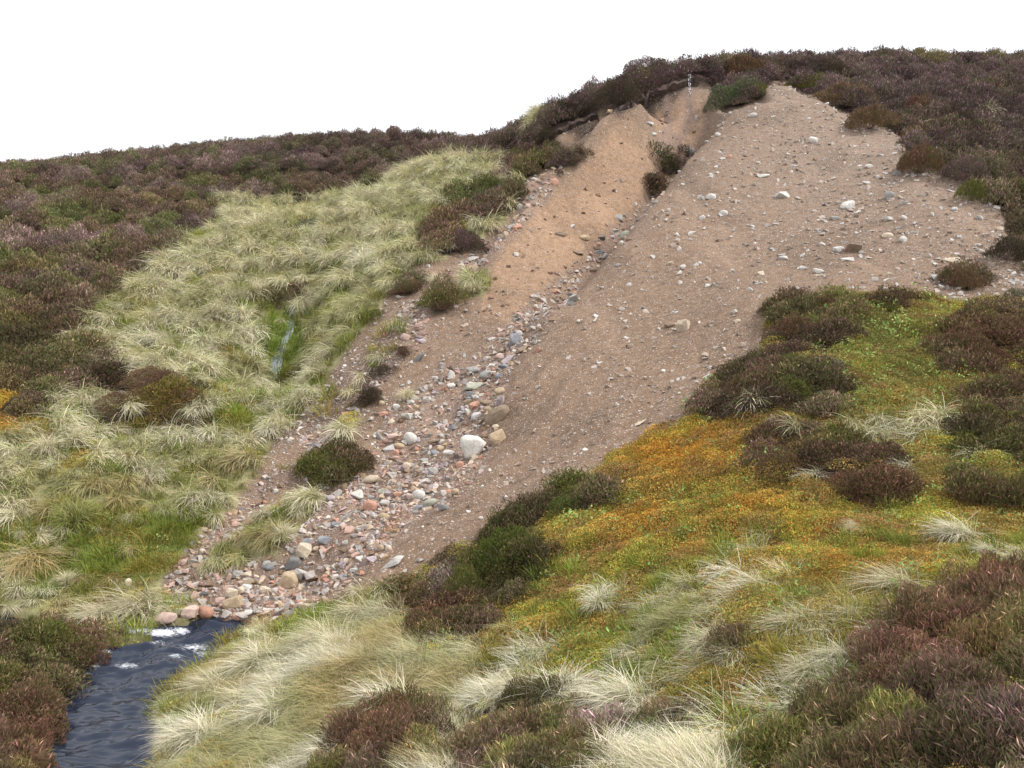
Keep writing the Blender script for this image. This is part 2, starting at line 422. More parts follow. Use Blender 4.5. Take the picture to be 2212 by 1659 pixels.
# scree: soft rills running down the fall line, and coarse lumps
across, along_ = .87 * GX - .48 * GY, .48 * GX + .87 * GY
GZ += bare * (.26 * (fbm(across / .8, along_ / 7.0, 51, 3) - .5) * sstep(30, 18, GY) + .10 * (fbm(across / 1.2, along_ / 6.0, 54, 3) - .5) + .12 * (fbm(GX / .7, GY / .7, 52, 4) - .5) + .10 * (fbm(GX / 3, GY / 3, 53, 2) - .5))
fanm = soft(SOFT[R_FAN], pu.ravel(), pv.ravel()).reshape(GX.shape) * (GY > 8)
GZ += fanm * .22 * (fbm(GX / .5, GY / .5, 61, 3) - .5)
# the burn's bed: water level rises a little upstream, in two small falls
def water_level(y):
    return 0.02 + .10 * sstep(11.6, 12.6, y) + .16 * sstep(13.3, 14.1, y)
def to_water(u, v):
    z = 0.05
    for _ in range(6):
        Y = (z - EYE) * F / (CV - v)
        z = float(water_level(np.array(Y)))
    return ((u - CU) / F * Y, Y)
WPOLY = [to_water(u, v) for u, v in WATER_POLY]
# carry the burn on past the frame, to the left of the photographer and upstream
i_out = WATER_POLY.index((352,1900)); 
WPOLY[i_out] = (-3.0, 6.4); WPOLY[i_out + 1] = (-4.4, 6.2)
WPOLY = WPOLY[:i_out + 1] + [(-2.6, 3.0), (-2.7, -4.5), (-4.4, -4.5), (-4.3, 3.0)] + WPOLY[i_out + 1:]
WPOLY = [(-11.5, 13.7), (-8.5, 14.1)] + WPOLY[1:-1] + [(-8.5, 13.2), (-11.5, 12.8)]
inside = inpoly(GX, GY, WPOLY)
wd, _, _, _ = polydist(GX, GY, WPOLY + [WPOLY[0]])
WL = water_level(GY)
sd_w = np.where(inside, -wd, wd)
near_w = (sd_w < 2.5) & (GY < 18.5)
bank = WL + .08 + .14 * sstep(0, .5, sd_w) + .55 * sstep(.4, 2.8, sd_w)
t_w = sstep(.9, 2.2, sd_w)
GZ = np.where(near_w & ~inside, np.maximum(np.minimum(GZ, bank * (1 - t_w) + GZ * t_w + .0), WL + .05), GZ)
GZ = np.where(inside, WL - .05 - .22 * sstep(0, .35, wd) + .10 * (fbm(GX / .4, GY / .4, 71, 2) - .5), GZ)
GZ = np.where((~inside) & (sd_w < .12) & (GY < 18.5), np.maximum(GZ, WL + .04 + .1 * (sd_w / .12)), GZ)

pu, pv = proj(GX, GY, GZ)
GR = region(pu.ravel(), pv.ravel()).reshape(GX.shape)
GR = np.where(inside, R_WATER, np.where(GR == R_WATER, R_GREEN, GR))
behind = GY < 3.6
GR = np.where(behind & ~inside, np.where(fbm(GX / 1.5, GY / 1.5, 81, 2) > .5, R_HEATH, R_STRAW), GR)
# ------------------------------------------------------------------ mesh and material helpers
def mesh_np(name, V, Fc, col=None, smooth=False):
    V = np.asarray(V, np.float32); Fc = np.asarray(Fc, np.int32)
    me = bpy.data.meshes.new(name)
    k = Fc.shape[1]
    me.vertices.add(len(V)); me.vertices.foreach_set("co", V.ravel())
    me.loops.add(len(Fc) * k); me.loops.foreach_set("vertex_index", Fc.ravel())
    me.polygons.add(len(Fc))
    me.polygons.foreach_set("loop_start", np.arange(0, len(Fc) * k, k, dtype=np.int32))
    me.polygons.foreach_set("use_smooth", np.full(len(Fc), smooth))
    me.update(calc_edges=True)
    if col is not None:
        a = me.color_attributes.new("tone", 'FLOAT_COLOR', 'POINT')
        c = np.ones((len(V), 4), np.float32); c[:, :3] = col
        a.data.foreach_set("color", c.ravel())
    return me

def link(name, me, mat=None, parent=None, **props):
    o = bpy.data.objects.new(name, me)
    C.objects.link(o)
    if mat is not None and me is not None and len(me.materials) == 0: me.materials.append(mat)
    if parent is not None: o.parent = parent
    for k, v in props.items(): o[k] = v
    return o

def new_mat(name):
    m = bpy.data.materials.new(name); m.use_nodes = True
    nt = m.node_tree
    return m, nt, nt.nodes["Principled BSDF"]

def N(nt, typ, **kw):
    n = nt.nodes.new(typ)
    for k, v in kw.items(): setattr(n, k, v)
    return n

def mixc(nt, a, b, f, mode='MIX'):
    n = N(nt, "ShaderNodeMix", data_type='RGBA', blend_type=mode)
    for sock, val in ((n.inputs[0], f), (n.inputs[6], a), (n.inputs[7], b)):
        if hasattr(val, "is_linked") or hasattr(val, "links"): nt.links.new(val, sock)
        else: sock.default_value = val
    return n.outputs[2]

def math_n(nt, op, a, b=None, clamp=False):
    n = N(nt, "ShaderNodeMath", operation=op, use_clamp=clamp)
    for sock, val in ((n.inputs[0], a), (n.inputs[1], b)):
        if val is None: continue
        if hasattr(val, "links"): nt.links.new(val, sock)
        else: sock.default_value = val
    return n.outputs[0]

def ramp(nt, fac, stops):
    n = N(nt, "ShaderNodeValToRGB")
    el = n.color_ramp.elements
    el[0].position, el[0].color = stops[0]
    el[1].position, el[1].color = stops[-1]
    for p, c in stops[1:-1]:
        e = el.new(p); e.color = c
    nt.links.new(fac, n.inputs[0])
    return n.outputs[0]
g1 = lambda x: (x, x, x, 1)

def plant_mat(name, instanced, trans=.22):
    m, nt, bsdf = new_mat(name)
    tone = N(nt, "ShaderNodeAttribute", attribute_name="tone")
    if instanced:
        src = N(nt, "ShaderNodeAttribute", attribute_name="col", attribute_type='INSTANCER').outputs["Color"]
    else:
        src = N(nt, "ShaderNodeObjectInfo").outputs["Color"]
    c = mixc(nt, src, tone.outputs["Color"], 1.0, 'MULTIPLY')
    nt.nodes.remove(bsdf)
    df = N(nt, "ShaderNodeBsdfDiffuse"); tr = N(nt, "ShaderNodeBsdfTranslucent")
    nt.links.new(c, tr.inputs[0]); nt.links.new(c, df.inputs[0])
    mx = N(nt, "ShaderNodeMixShader"); mx.inputs[0].default_value = trans
    nt.links.new(df.outputs[0], mx.inputs[1]); nt.links.new(tr.outputs[0], mx.inputs[2])
    nt.links.new(mx.outputs[0], nt.nodes["Material Output"].inputs[0])
    return m
M_PLANT_I = plant_mat("plant_cover", True)
M_PLANT_O = plant_mat("plant_single", False)

def stone_mat(name, instanced):
    m, nt, bsdf = new_mat(name)
    if instanced: src = N(nt, "ShaderNodeAttribute", attribute_name="col", attribute_type='INSTANCER').outputs["Color"]
    else: src = N(nt, "ShaderNodeObjectInfo").outputs["Color"]
    oi = N(nt, "ShaderNodeObjectInfo")
    tc = N(nt, "ShaderNodeTexCoord")
    add = N(nt, "ShaderNodeVectorMath", operation='ADD')
    nt.links.new(tc.outputs["Object"], add.inputs[0]); nt.links.new(oi.outputs["Random"], add.inputs[1])
    n1 = N(nt, "ShaderNodeTexNoise"); n1.inputs["Scale"].default_value = 2.2; n1.inputs["Detail"].default_value = 6
    n1.inputs["Roughness"].default_value = .65
    nt.links.new(add.outputs[0], n1.inputs["Vector"])
    n2 = N(nt, "ShaderNodeTexNoise"); n2.inputs["Scale"].default_value = 14; n2.inputs["Detail"].default_value = 3
    nt.links.new(add.outputs[0], n2.inputs["Vector"])
    f1 = ramp(nt, n1.outputs["Fac"], [(.3, g1(.66)), (.5, g1(1.0)), (.72, g1(1.16))])
    c = mixc(nt, src, f1, 1.0, 'MULTIPLY')
    f2 = ramp(nt, n2.outputs["Fac"], [(.3, g1(.78)), (.55, g1(1.0)), (.75, g1(1.12))])
    c = mixc(nt, c, f2, 1.0, 'MULTIPLY')
    nt.links.new(c, bsdf.inputs["Base Color"])
    bsdf.inputs["Roughness"].default_value = .85
    bsdf.inputs["Specular IOR Level"].default_value = .25
    bp = N(nt, "ShaderNodeBump"); bp.inputs["Strength"].default_value = .35; bp.inputs["Distance"].default_value = .02
    nt.links.new(n1.outputs["Fac"], bp.inputs["Height"]); nt.links.new(bp.outputs[0], bsdf.inputs["Normal"])
    return m
M_STONE_I = stone_mat("loose_stone", True)
M_STONE_O = stone_mat("single_stone", False)

# ------------------------------------------------------------------ ground colours
SOIL = {R_STRAW: (.25, .235, .12), R_HEATH: (.050, .038, .028), R_MOSS: (.20, .135, .035), R_SCREE: (.182, .123, .083), R_FAN: (.200, .138, .103),
        R_GREEN: (.13, .165, .045), R_PEAT: (.145, .10, .075), R_WATER: (.06, .04, .025), R_SAND: (.262, .168, .105)}
gcol = np.zeros((NS, NA, 3))
for c, rgb in SOIL.items(): gcol[GR == c] = rgb
def smooth3(a):
    p = np.pad(a, ((1, 1), (1, 1), (0, 0)), mode='edge')
    return (p[:-2, 1:-1] + p[2:, 1:-1] + p[1:-1, :-2] + p[1:-1, 2:] + 2 * p[1:-1, 1:-1]) / 6
gcol = smooth3(gcol)
gbare = smooth3(np.isin(GR, (R_SCREE, R_SAND, R_FAN, R_PEAT)).astype(float)[..., None])[..., 0]
# the upper scree is paler and greyer, the ground beside the fan redder
t = sstep(500, 150, pv)[..., None] * 0 + sstep(1250, 1900, pu)[..., None] * sstep(700, 300, pv)[..., None]
isbare = gbare[..., None]
gcol = gcol * (1 - isbare * t * .35) + np.array([.27, .215, .175]) * isbare * t * .35
damp = sstep(.50, .72, fbm(GX / 1.7, GY / 1.7, 91, 4))[..., None] * isbare
gcol *= 1 - .20 * damp
pale = sstep(.55, .75, fbm((GX * .9 + GY * .2) / .8, (GY - GX * .3) / 5, 92, 3))[..., None] * isbare
gcol = gcol * (1 + .16 * pale)
# raw peat under the edge of the scar and in the banks
for pts, r in (([(1170,312),(1195,294),(1250,264),(1330,242),(1400,212),(1450,195),(1490,182),(1545,192)], .75), ([(200,918),(290,928),(380,932),(450,940),(540,948)], .35), ([(150,830),(260,862),(340,880),(420,878)], .3)):
    d, side, al, tot = polydist(GX, GY, world_line(pts))
    k = (sstep(r, r * .3, d + .5 * r * (fbm(GX / .4, GY / .4, 95, 3) - .5)))[..., None]
    gcol = gcol * (1 - k) + np.array([.045, .030, .024]) * k
# wet streaks under the seep and the stained toe of the fan
for pts, r, rgb in (([(1486,190),(1490,250),(1470,300),(1440,345)], .35, (.17, .12, .10)), ([(1440,210),(1450,270),(1425,330)], .25, (.20, .14, .115)),
                    ([(858,1105),(840,1135),(815,1185)], .22, (.20, .095, .04)), ([(540,1345),(600,1325),(660,1310)], .4, (.13, .085, .055))):
    d, side, al, tot = polydist(GX, GY, world_line(pts))
    k = (.8 * sstep(r, r * .2, d + r * (fbm(GX / .3, GY / .3, 96, 3) - .5)))[..., None]
    gcol = gcol * (1 - k) + np.array(rgb) * k

idx = np.arange(NS * NA).reshape(NS, NA)
gf = np.stack([idx[:-1, :-1], idx[:-1, 1:], idx[1:, 1:], idx[1:, :-1]], -1).reshape(-1, 4)
land_me = mesh_np("terrain", np.stack([GX, GY, GZ], -1).reshape(-1, 3), gf, gcol.reshape(-1, 3), True)
ba = land_me.attributes.new("bare", 'FLOAT', 'POINT'); ba.data.foreach_set("value", gbare.astype(np.float32).ravel())
M_LAND, nt, bsdf = new_mat("land")
tone = N(nt, "ShaderNodeAttribute", attribute_name="tone"); bareA = N(nt, "ShaderNodeAttribute", attribute_name="bare")
tc = N(nt, "ShaderNodeTexCoord"); OC = tc.outputs["Object"]
def noise(scale, detail=4, rough=.6):
    n = N(nt, "ShaderNodeTexNoise"); n.inputs["Scale"].default_value = scale; n.inputs["Detail"].default_value = detail
    n.inputs["Roughness"].default_value = rough; nt.links.new(OC, n.inputs["Vector"]); return n.outputs["Fac"]
def voro(scale):
    n = N(nt, "ShaderNodeTexVoronoi"); n.inputs["Scale"].default_value = scale; nt.links.new(OC, n.inputs["Vector"]); return n
nf = noise(5.0, 8, .7)
c = mixc(nt, tone.outputs["Color"], ramp(nt, nf, [(.3, g1(.62)), (.5, g1(1.0)), (.72, g1(1.3))]), 1.0, 'MULTIPLY')
# gravel: every cell a grain with its own shade, a few pale ones
v1, v2 = voro(22), voro(50)
def grains(v, lo, amount, col):
    sep = N(nt, "ShaderNodeSeparateColor"); nt.links.new(v.outputs["Color"], sep.inputs[0])
    pick = math_n(nt, 'GREATER_THAN', sep.outputs[0], lo)
    near = math_n(nt, 'LESS_THAN', v.outputs["Distance"], .42)
    f = math_n(nt, 'MULTIPLY', math_n(nt, 'MULTIPLY', pick, near), bareA.outputs["Fac"])
    f = math_n(nt, 'MULTIPLY', f, amount)
    return f, sep
f1, s1 = grains(v1, .84, .9, None)
c1 = mixc(nt, c, ramp(nt, s1.outputs[1], [(0, (.40, .33, .29, 1)), (.4, (.30, .27, .25, 1)), (.7, (.42, .29, .22, 1)), (1, (.50, .47, .44, 1))]), f1)
f2, s2 = grains(v2, .55, .8, None)
c2 = mixc(nt, c1, ramp(nt, s2.outputs[1], [(0, (.13, .10, .085, 1)), (.5, (.30, .23, .18, 1)), (1, (.46, .41, .37, 1))]), f2)
nt.links.new(c2, bsdf.inputs["Base Color"])
bsdf.inputs["Roughness"].default_value = .95
bsdf.inputs["Specular IOR Level"].default_value = .1
hgt = math_n(nt, 'ADD', math_n(nt, 'MULTIPLY', v1.outputs["Distance"], -.5), nf)
bp = N(nt, "ShaderNodeBump"); bp.inputs["Strength"].default_value = .55; bp.inputs["Distance"].default_value = .04
nt.links.new(hgt, bp.inputs["Height"]); nt.links.new(bp.outputs[0], bsdf.inputs["Normal"])
terrain = link("terrain", land_me, M_LAND, kind="structure", label="heathery moorland hillside with a bare landslip above a small burn")

# ------------------------------------------------------------------ slope normals, for setting things down
dZa = np.gradient(GZ, axis=1); dXa = np.gradient(GX, axis=1)
sx = dZa / np.maximum(dXa, 1e-6)
dZs = np.gradient(GZ, axis=0); dXs = np.gradient(GX, axis=0); dYs = np.gradient(GY, axis=0)
sy = (dZs - sx * dXs) / np.maximum(dYs, 1e-6)
def box(a, n=2):
    for ax in (0, 1):
        p = np.pad(a, [(n, n) if k == ax else (0, 0) for k in (0, 1)], mode='edge')
        a = sum(np.take(p, range(i, i + a.shape[ax]), axis=ax) for i in range(2 * n + 1)) / (2 * n + 1)
    return a
SX, SY = np.clip(box(sx), -1.6, 1.6), np.clip(box(sy), -1.6, 1.6)
def slope(x, y): return lookup(SX, x, y), lookup(SY, x, y)
def height(x, y): return lookup(GZ, x, y)

def visible(x, y, z, tol=1.0):
    hid = np.zeros(len(x), bool)
    for t in np.linspace(.12, .97, 26):
        hid |= lookup(GZ, x * t, y * t) > EYE + (z - EYE) * t + tol
    return ~hid

def euler_from(nx, ny, nz, yaw):
    """rotation with local z on the normal and local x turned to the yaw heading"""
    n = np.stack([nx, ny, nz], -1); n /= np.linalg.norm(n, axis=-1, keepdims=True)
    h = np.stack([np.cos(yaw), np.sin(yaw), np.zeros_like(yaw)], -1)
    xx = h - n * (h * n).sum(-1, keepdims=True); xx /= np.linalg.norm(xx, axis=-1, keepdims=True)
    yy = np.cross(n, xx)
    sy_ = -xx[:, 2]
    return np.stack([np.arctan2(yy[:, 2], n[:, 2]), np.arcsin(np.clip(sy_, -1, 1)), np.arctan2(xx[:, 1], xx[:, 0])], -1)

# ------------------------------------------------------------------ plant shapes
def kites(base, tip, width, tones, r):
    """crossed slim leaves from base to tip"""
    d = tip - base
    ref = r.normal(size=d.shape)
    s1 = np.cross(d, ref); s1 /= np.linalg.norm(s1, axis=1, keepdims=True) + 1e-9
    s2 = np.cross(d, s1); s2 /= np.linalg.norm(s2, axis=1, keepdims=True) + 1e-9
    mid = base + d * .55
    n = len(base); V = []; Fc = []; col = []
    for s in (s1, s2):
        o = len(V) * n
        V += [base, mid + s * width[:, None], tip, mid - s * width[:, None]]
        i = np.arange(n)
        Fc.append(np.stack([o + i, o + n + i, o + 2 * n + i, o + 3 * n + i], -1))
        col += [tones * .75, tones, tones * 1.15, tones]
    return np.concatenate(V), np.concatenate(Fc), np.concatenate(col)

def heather_shape(seed, R, Hh, n, ln, wd, flat=.5):
    """a dome of small upright shoots"""
    r = np.random.default_rng(seed)
    rr = R * np.sqrt(r.random(n)); th = r.random(n) * 6.283
    lob = 1 + .26 * np.sin(th * 2 + seed) + .16 * np.sin(th * 3 + seed * 3) + .12 * np.sin(th * 5 + seed * 2)
    x, y = rr * np.cos(th) * lob, rr * np.sin(th) * lob
    q = rr / R
    lump = .45 + 1.1 * fbm(x / (R * .45) + seed, y / (R * .45), seed, 2)
    top = Hh * (1 - q ** 3 * .85) * lump
    depth = r.random(n) ** 1.6
    z = top * (1 - depth * .75)
    out = np.stack([x / R * .6, y / R * .6, np.full(n, 1.0)], -1) + r.normal(size=(n, 3)) * .42
    out /= np.linalg.norm(out, axis=1, keepdims=True)
    L = ln * (.6 + .8 * r.random(n)) * np.where(r.random(n) < .05, 1.7, 1.0)
    tip = np.stack([x, y, z], -1)
    base = tip - out * L[:, None]
    base[:, 2] = np.maximum(base[:, 2], -.03)
    base[:, 2] = np.minimum(base[:, 2], tip[:, 2] - .01)
    k = r.random(n)
    k = np.where(k < .86, np.clip(.55 * k + .60 * (fbm(x / (R * .6) + 3 * seed, y / (R * .6), seed + 7, 2) - .08), 0, .85), k)
    t = np.where(k[:, None] < .50, np.array([1.0, .92, .85]), np.array([.82, 1.05, .62]))
    t = np.where(k[:, None] > .86, np.array([1.40, 1.18, 1.15]), t)
    t = np.where(k[:, None] > .965, np.array([2.6, 2.4, 2.5]), t)
    t = t * (.55 + .75 * r.random(n))[:, None] 
    return kites(base, tip, wd * (.7 + .6 * r.random(n)), t, r)

def stems_shape(seed, R, Hh, n):
    r = np.random.default_rng(seed + 500)
    V = []; Fc = []
    for i in range(n):
        th = r.random() * 6.283; q = r.random() ** .5 * .95
        p0 = np.array([r.normal() * .05 * R, r.normal() * .05 * R, -.05])
        p2 = np.array([math.cos(th) * q * R, math.sin(th) * q * R, Hh * (1 - q ** 3 * .8) * .8])
        p1 = (p0 + p2) / 2 + np.array([0, 0, -.12 * Hh]) + r.normal(size=3) * .04 * R
        b = len(V)
        for p, w in ((p0, .018), (p1, .012), (p2, .004)):
            for a in (0, 2.094, 4.189): V.append(p + w * np.array([math.cos(a), math.sin(a), 0]))
        for s in (0, 3):
            for a in range(3):
                Fc.append((b + s + a, b + s + (a + 1) % 3, b + s + 3 + (a + 1) % 3, b + s + 3 + a))
    V = np.array(V)
    return V, np.array(Fc), np.tile(np.array([1.0, 1.0, 1.0]), (len(V), 1))

def blades(root, heading, length, lean, droop, width, c0, c1, r, seg=4):
    """arching grass blades: leave the root, bend over and hang"""
    n = len(root)
    hd = np.stack([np.cos(heading), np.sin(heading), np.zeros(n)], -1)
    sdv = np.stack([-np.sin(heading), np.cos(heading), np.zeros(n)], -1)
    sdv = sdv * .8 + r.normal(size=(n, 3)) * .3
    p = root.copy(); ang = lean.copy()
    V = []; col = []
    for k in range(seg + 1):
        w = width * (1 - .85 * (k / seg) ** 1.5)
        V += [p - sdv * w[:, None], p + sdv * w[:, None]]
        f = k / seg
        cc = c0 * (1 - f) + c1 * f
        col += [cc, cc]
        st = (length / seg)[:, None]
        p = p + st * (hd * np.sin(ang)[:, None] + np.array([0, 0, 1.0]) * np.cos(ang)[:, None])
        ang = ang + droop / seg
    Fc = []
    i = np.arange(n)
    for k in range(seg):
        a = 2 * k * n
        Fc.append(np.stack([a + i, a + n + i, a + 3 * n + i, a + 2 * n + i], -1))
    return np.concatenate(V), np.concatenate(Fc), np.concatenate(col)

def tussock_shape(seed, n, R, L, wd, spread, lean0, droop0, green=.35):
    """spread: how far the blades fan round; 0.4 = combed one way, 3.1 = all round"""
    r = np.random.default_rng(seed)
    th = r.random(n) * 6.283; q = R * np.sqrt(r.random(n))
    root = np.stack([q * np.cos(th), q * np.sin(th), .10 * (1 - (q / R) ** 2) * L / .5 + 0 * q], -1)
    head = np.where(spread > 2.5, th + r.normal(size=n) * .5, r.normal(size=n) * spread)
    length = L * (.55 + .6 * r.random(n))
    lean = lean0 + .35 * r.normal(size=n)
    droop = droop0 * (.6 + .7 * r.random(n))
    br = (.6 + .6 * r.random(n))[:, None]
    isg = (r.random(n) < green)[:, None]
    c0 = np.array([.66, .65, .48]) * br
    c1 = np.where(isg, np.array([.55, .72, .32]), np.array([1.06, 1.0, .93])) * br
    return blades(root, head, length, lean, droop, np.full(n, wd) * (.7 + .6 * r.random(n)), c0, c1, r)

def moss_shape(seed, n, R, Hh, sz):
    r = np.random.default_rng(seed)
    q = R * np.sqrt(r.random(n)); th = r.random(n) * 6.283
    ctr = np.stack([q * np.cos(th), q * np.sin(th), Hh * (1 - (q / R) ** 2) * (.35 + .65 * r.random(n))], -1)
    nrm = r.normal(size=(n, 3)) * .6 + np.array([0, 0, 1]); nrm /= np.linalg.norm(nrm, axis=1, keepdims=True)
    t1 = np.cross(nrm, r.normal(size=(n, 3))); t1 /= np.linalg.norm(t1, axis=1, keepdims=True)
    t2 = np.cross(nrm, t1)
    s = (sz * (.5 + r.random(n)))[:, None]
    k = r.random(n)
    t = np.where(k[:, None] < .6, 1.0, np.where(k[:, None] < .82, np.array([.75, 1.15, .9]), np.array([1.15, .7, .6])))
    t = t * (.65 + .6 * r.random(n))[:, None]
    V = np.concatenate([ctr - t1 * s, ctr + t2 * s * .55, ctr + t1 * s, ctr - t2 * s * .55])
    i = np.arange(n)
    return V, np.stack([i, n + i, 2 * n + i, 3 * n + i], -1), np.concatenate([t, t, t, t])

def worley(x, y, size, seed):
    """nearest cell centre: distance (in cell sizes), the cell's own random numbers, and the way to its centre"""
    gx, gy = np.floor(x / size), np.floor(y / size)
    bd = np.full(x.shape, 9.0); bi = np.zeros(x.shape); bj = np.zeros(x.shape); cx = np.zeros(x.shape); cy = np.zeros(x.shape)
    for i in (-1, 0, 1):
        for j in (-1, 0, 1):
            px = gx + i + .1 + .8 * _hash(gx + i, gy + j, seed); py = gy + j + .1 + .8 * _hash(gx + i, gy + j, seed + 1)
            d = np.hypot(x / size - px, y / size - py); m = d < bd
            bd = np.where(m, d, bd); bi = np.where(m, gx + i, bi); bj = np.where(m, gy + j, bj); cx = np.where(m, px * size, cx); cy = np.where(m, py * size, cy)
    return bd, _hash(bi, bj, seed + 2), _hash(bi, bj, seed + 3), cx, cy

# ------------------------------------------------------------------ scattering (uncountable cover)
def proto(name, shape, mat, smooth=False):
    V, Fc, col = shape
    me = mesh_np(name, V, Fc, col, smooth); me.materials.append(mat)
    return bpy.data.objects.new(name, me)

def scatter(name, label, category, P, rot, scale, col, which, protos):
    me = bpy.data.meshes.new(name)
    me.vertices.add(len(P)); me.vertices.foreach_set("co", np.asarray(P, np.float32).ravel())
    for nm, typ, arr, key in (("rot", 'FLOAT_VECTOR', rot, "vector"), ("scl", 'FLOAT_VECTOR', scale, "vector"), ("which", 'INT', which, "value")):
        a = me.attributes.new(nm, typ, 'POINT')
        a.data.foreach_set(key, np.asarray(arr, np.int32 if typ == 'INT' else np.float32).ravel())
    a = me.attributes.new("col", 'FLOAT_COLOR', 'POINT')
    cc = np.ones((len(P), 4), np.float32); cc[:, :3] = np.clip(col, 0, 1); a.data.foreach_set("color", cc.ravel())
    o = link(name, me, kind="stuff", label=label, category=category)
    ng = bpy.data.node_groups.new("scatter_" + name, 'GeometryNodeTree')
    ng.interface.new_socket("Geometry", in_out='INPUT', socket_type='NodeSocketGeometry')
    ng.interface.new_socket("Geometry", in_out='OUTPUT', socket_type='NodeSocketGeometry')
    gi, go = ng.nodes.new("NodeGroupInput"), ng.nodes.new("NodeGroupOutput")
    inst = ng.nodes.new("GeometryNodeInstanceOnPoints")
    join = ng.nodes.new("GeometryNodeJoinGeometry")
    for p in reversed(protos):
        oi = ng.nodes.new("GeometryNodeObjectInfo"); oi.inputs["Object"].default_value = p
        oi.inputs["As Instance"].default_value = True
        ng.links.new(oi.outputs["Geometry"], join.inputs[0])
    def named(nm, typ):
        n = ng.nodes.new("GeometryNodeInputNamedAttribute"); n.data_type = typ; n.inputs[0].default_value = nm
        return n.outputs[0]
    ng.links.new(gi.outputs[0], inst.inputs["Points"]); ng.links.new(join.outputs[0], inst.inputs["Instance"])
    inst.inputs["Pick Instance"].default_value = True
    ng.links.new(named("which", 'INT'), inst.inputs["Instance Index"])
    ng.links.new(named("rot", 'FLOAT_VECTOR'), inst.inputs["Rotation"])
    ng.links.new(named("scl", 'FLOAT_VECTOR'), inst.inputs["Scale"])
    ng.links.new(inst.outputs[0], go.inputs[0])
    md = o.modifiers.new("cover", 'NODES'); md.node_group = ng
    return o

def spots(k, seed, kmax=None):
    """jittered points over the land in view, spaced k * (y + 6)"""
    r = np.random.default_rng(seed)
    na = int((A1 - A0) / k); ns = int((math.log(112.0) - math.log(8.0)) / k)
    a, s = np.meshgrid(A0 + k * (np.arange(na)), math.log(8.0) + k * np.arange(ns))
    a = (a + k * r.random(a.shape)).ravel(); s = (s + k * r.random(s.shape)).ravel()
    y = np.exp(s) - 6; x = a * (y + 6)
    z = height(x, y)
    u, v = proj(x, y, z)
    ok = (u > -330) & (u < 2540) & (v < 1880) | (y > 1) & (y < 17) & (np.abs(x) < .62 * (y + 1.5) + 3.2)
    x, y, z, u, v = x[ok], y[ok], z[ok], u[ok], v[ok]
    vis = visible(x, y, z, .8)
    x, y, z, u, v = x[vis], y[vis], z[vis], u[vis], v[vis]
    reg = region(u, v)
    wet = inpoly(x, y, WPOLY)
    reg = np.where(wet, R_WATER, np.where(reg == R_WATER, R_GREEN, reg))
    reg = np.where((y < 3.6) & ~wet, np.where(fbm(x / 1.5, y / 1.5, 81, 2) > .5, R_HEATH, R_STRAW), reg)
    gx, gy = slope(x, y)
    return dict(x=x, y=y, z=z, u=u, v=v, reg=reg, gx=gx, gy=gy, n=len(x), r=r, step=k * (y + 6))

def take(S, m):
    return {k: (v[m] if isinstance(v, np.ndarray) else v) for k, v in S.items() if k != 'n'} | {'n': int(m.sum())}

def blob(u, v, items):
    """weighted colour influences: (u, v, ru, rv, strength)"""
    w = np.zeros(len(u))
    for bu, bv, a, b, s in items:
        w = np.maximum(w, s * np.exp(-((u - bu) / a) ** 2 - ((v - bv) / b) ** 2))
    return w
# ------------------------------------------------------------------ ground cover
def lerp(a, b, t): return a * (1 - t[:, None]) + np.asarray(b) * t[:, None]
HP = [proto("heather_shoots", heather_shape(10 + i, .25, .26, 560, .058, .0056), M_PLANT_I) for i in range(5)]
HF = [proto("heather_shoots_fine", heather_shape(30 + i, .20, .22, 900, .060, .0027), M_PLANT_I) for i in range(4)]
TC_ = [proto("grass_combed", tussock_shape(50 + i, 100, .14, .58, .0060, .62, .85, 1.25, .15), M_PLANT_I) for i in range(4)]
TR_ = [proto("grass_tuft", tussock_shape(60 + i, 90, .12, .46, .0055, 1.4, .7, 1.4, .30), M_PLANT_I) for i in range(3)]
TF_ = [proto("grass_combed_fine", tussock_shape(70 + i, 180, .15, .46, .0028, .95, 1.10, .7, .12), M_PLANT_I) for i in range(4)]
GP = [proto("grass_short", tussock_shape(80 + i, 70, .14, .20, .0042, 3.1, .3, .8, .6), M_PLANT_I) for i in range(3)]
MP = [proto("moss_pad", moss_shape(90 + i, 300, .16, .06, .0085), M_PLANT_I) for i in range(4)]
BP = [proto("bilberry_sprigs", moss_shape(100 + i, 60, .15, .14, .014), M_PLANT_I) for i in range(3)]

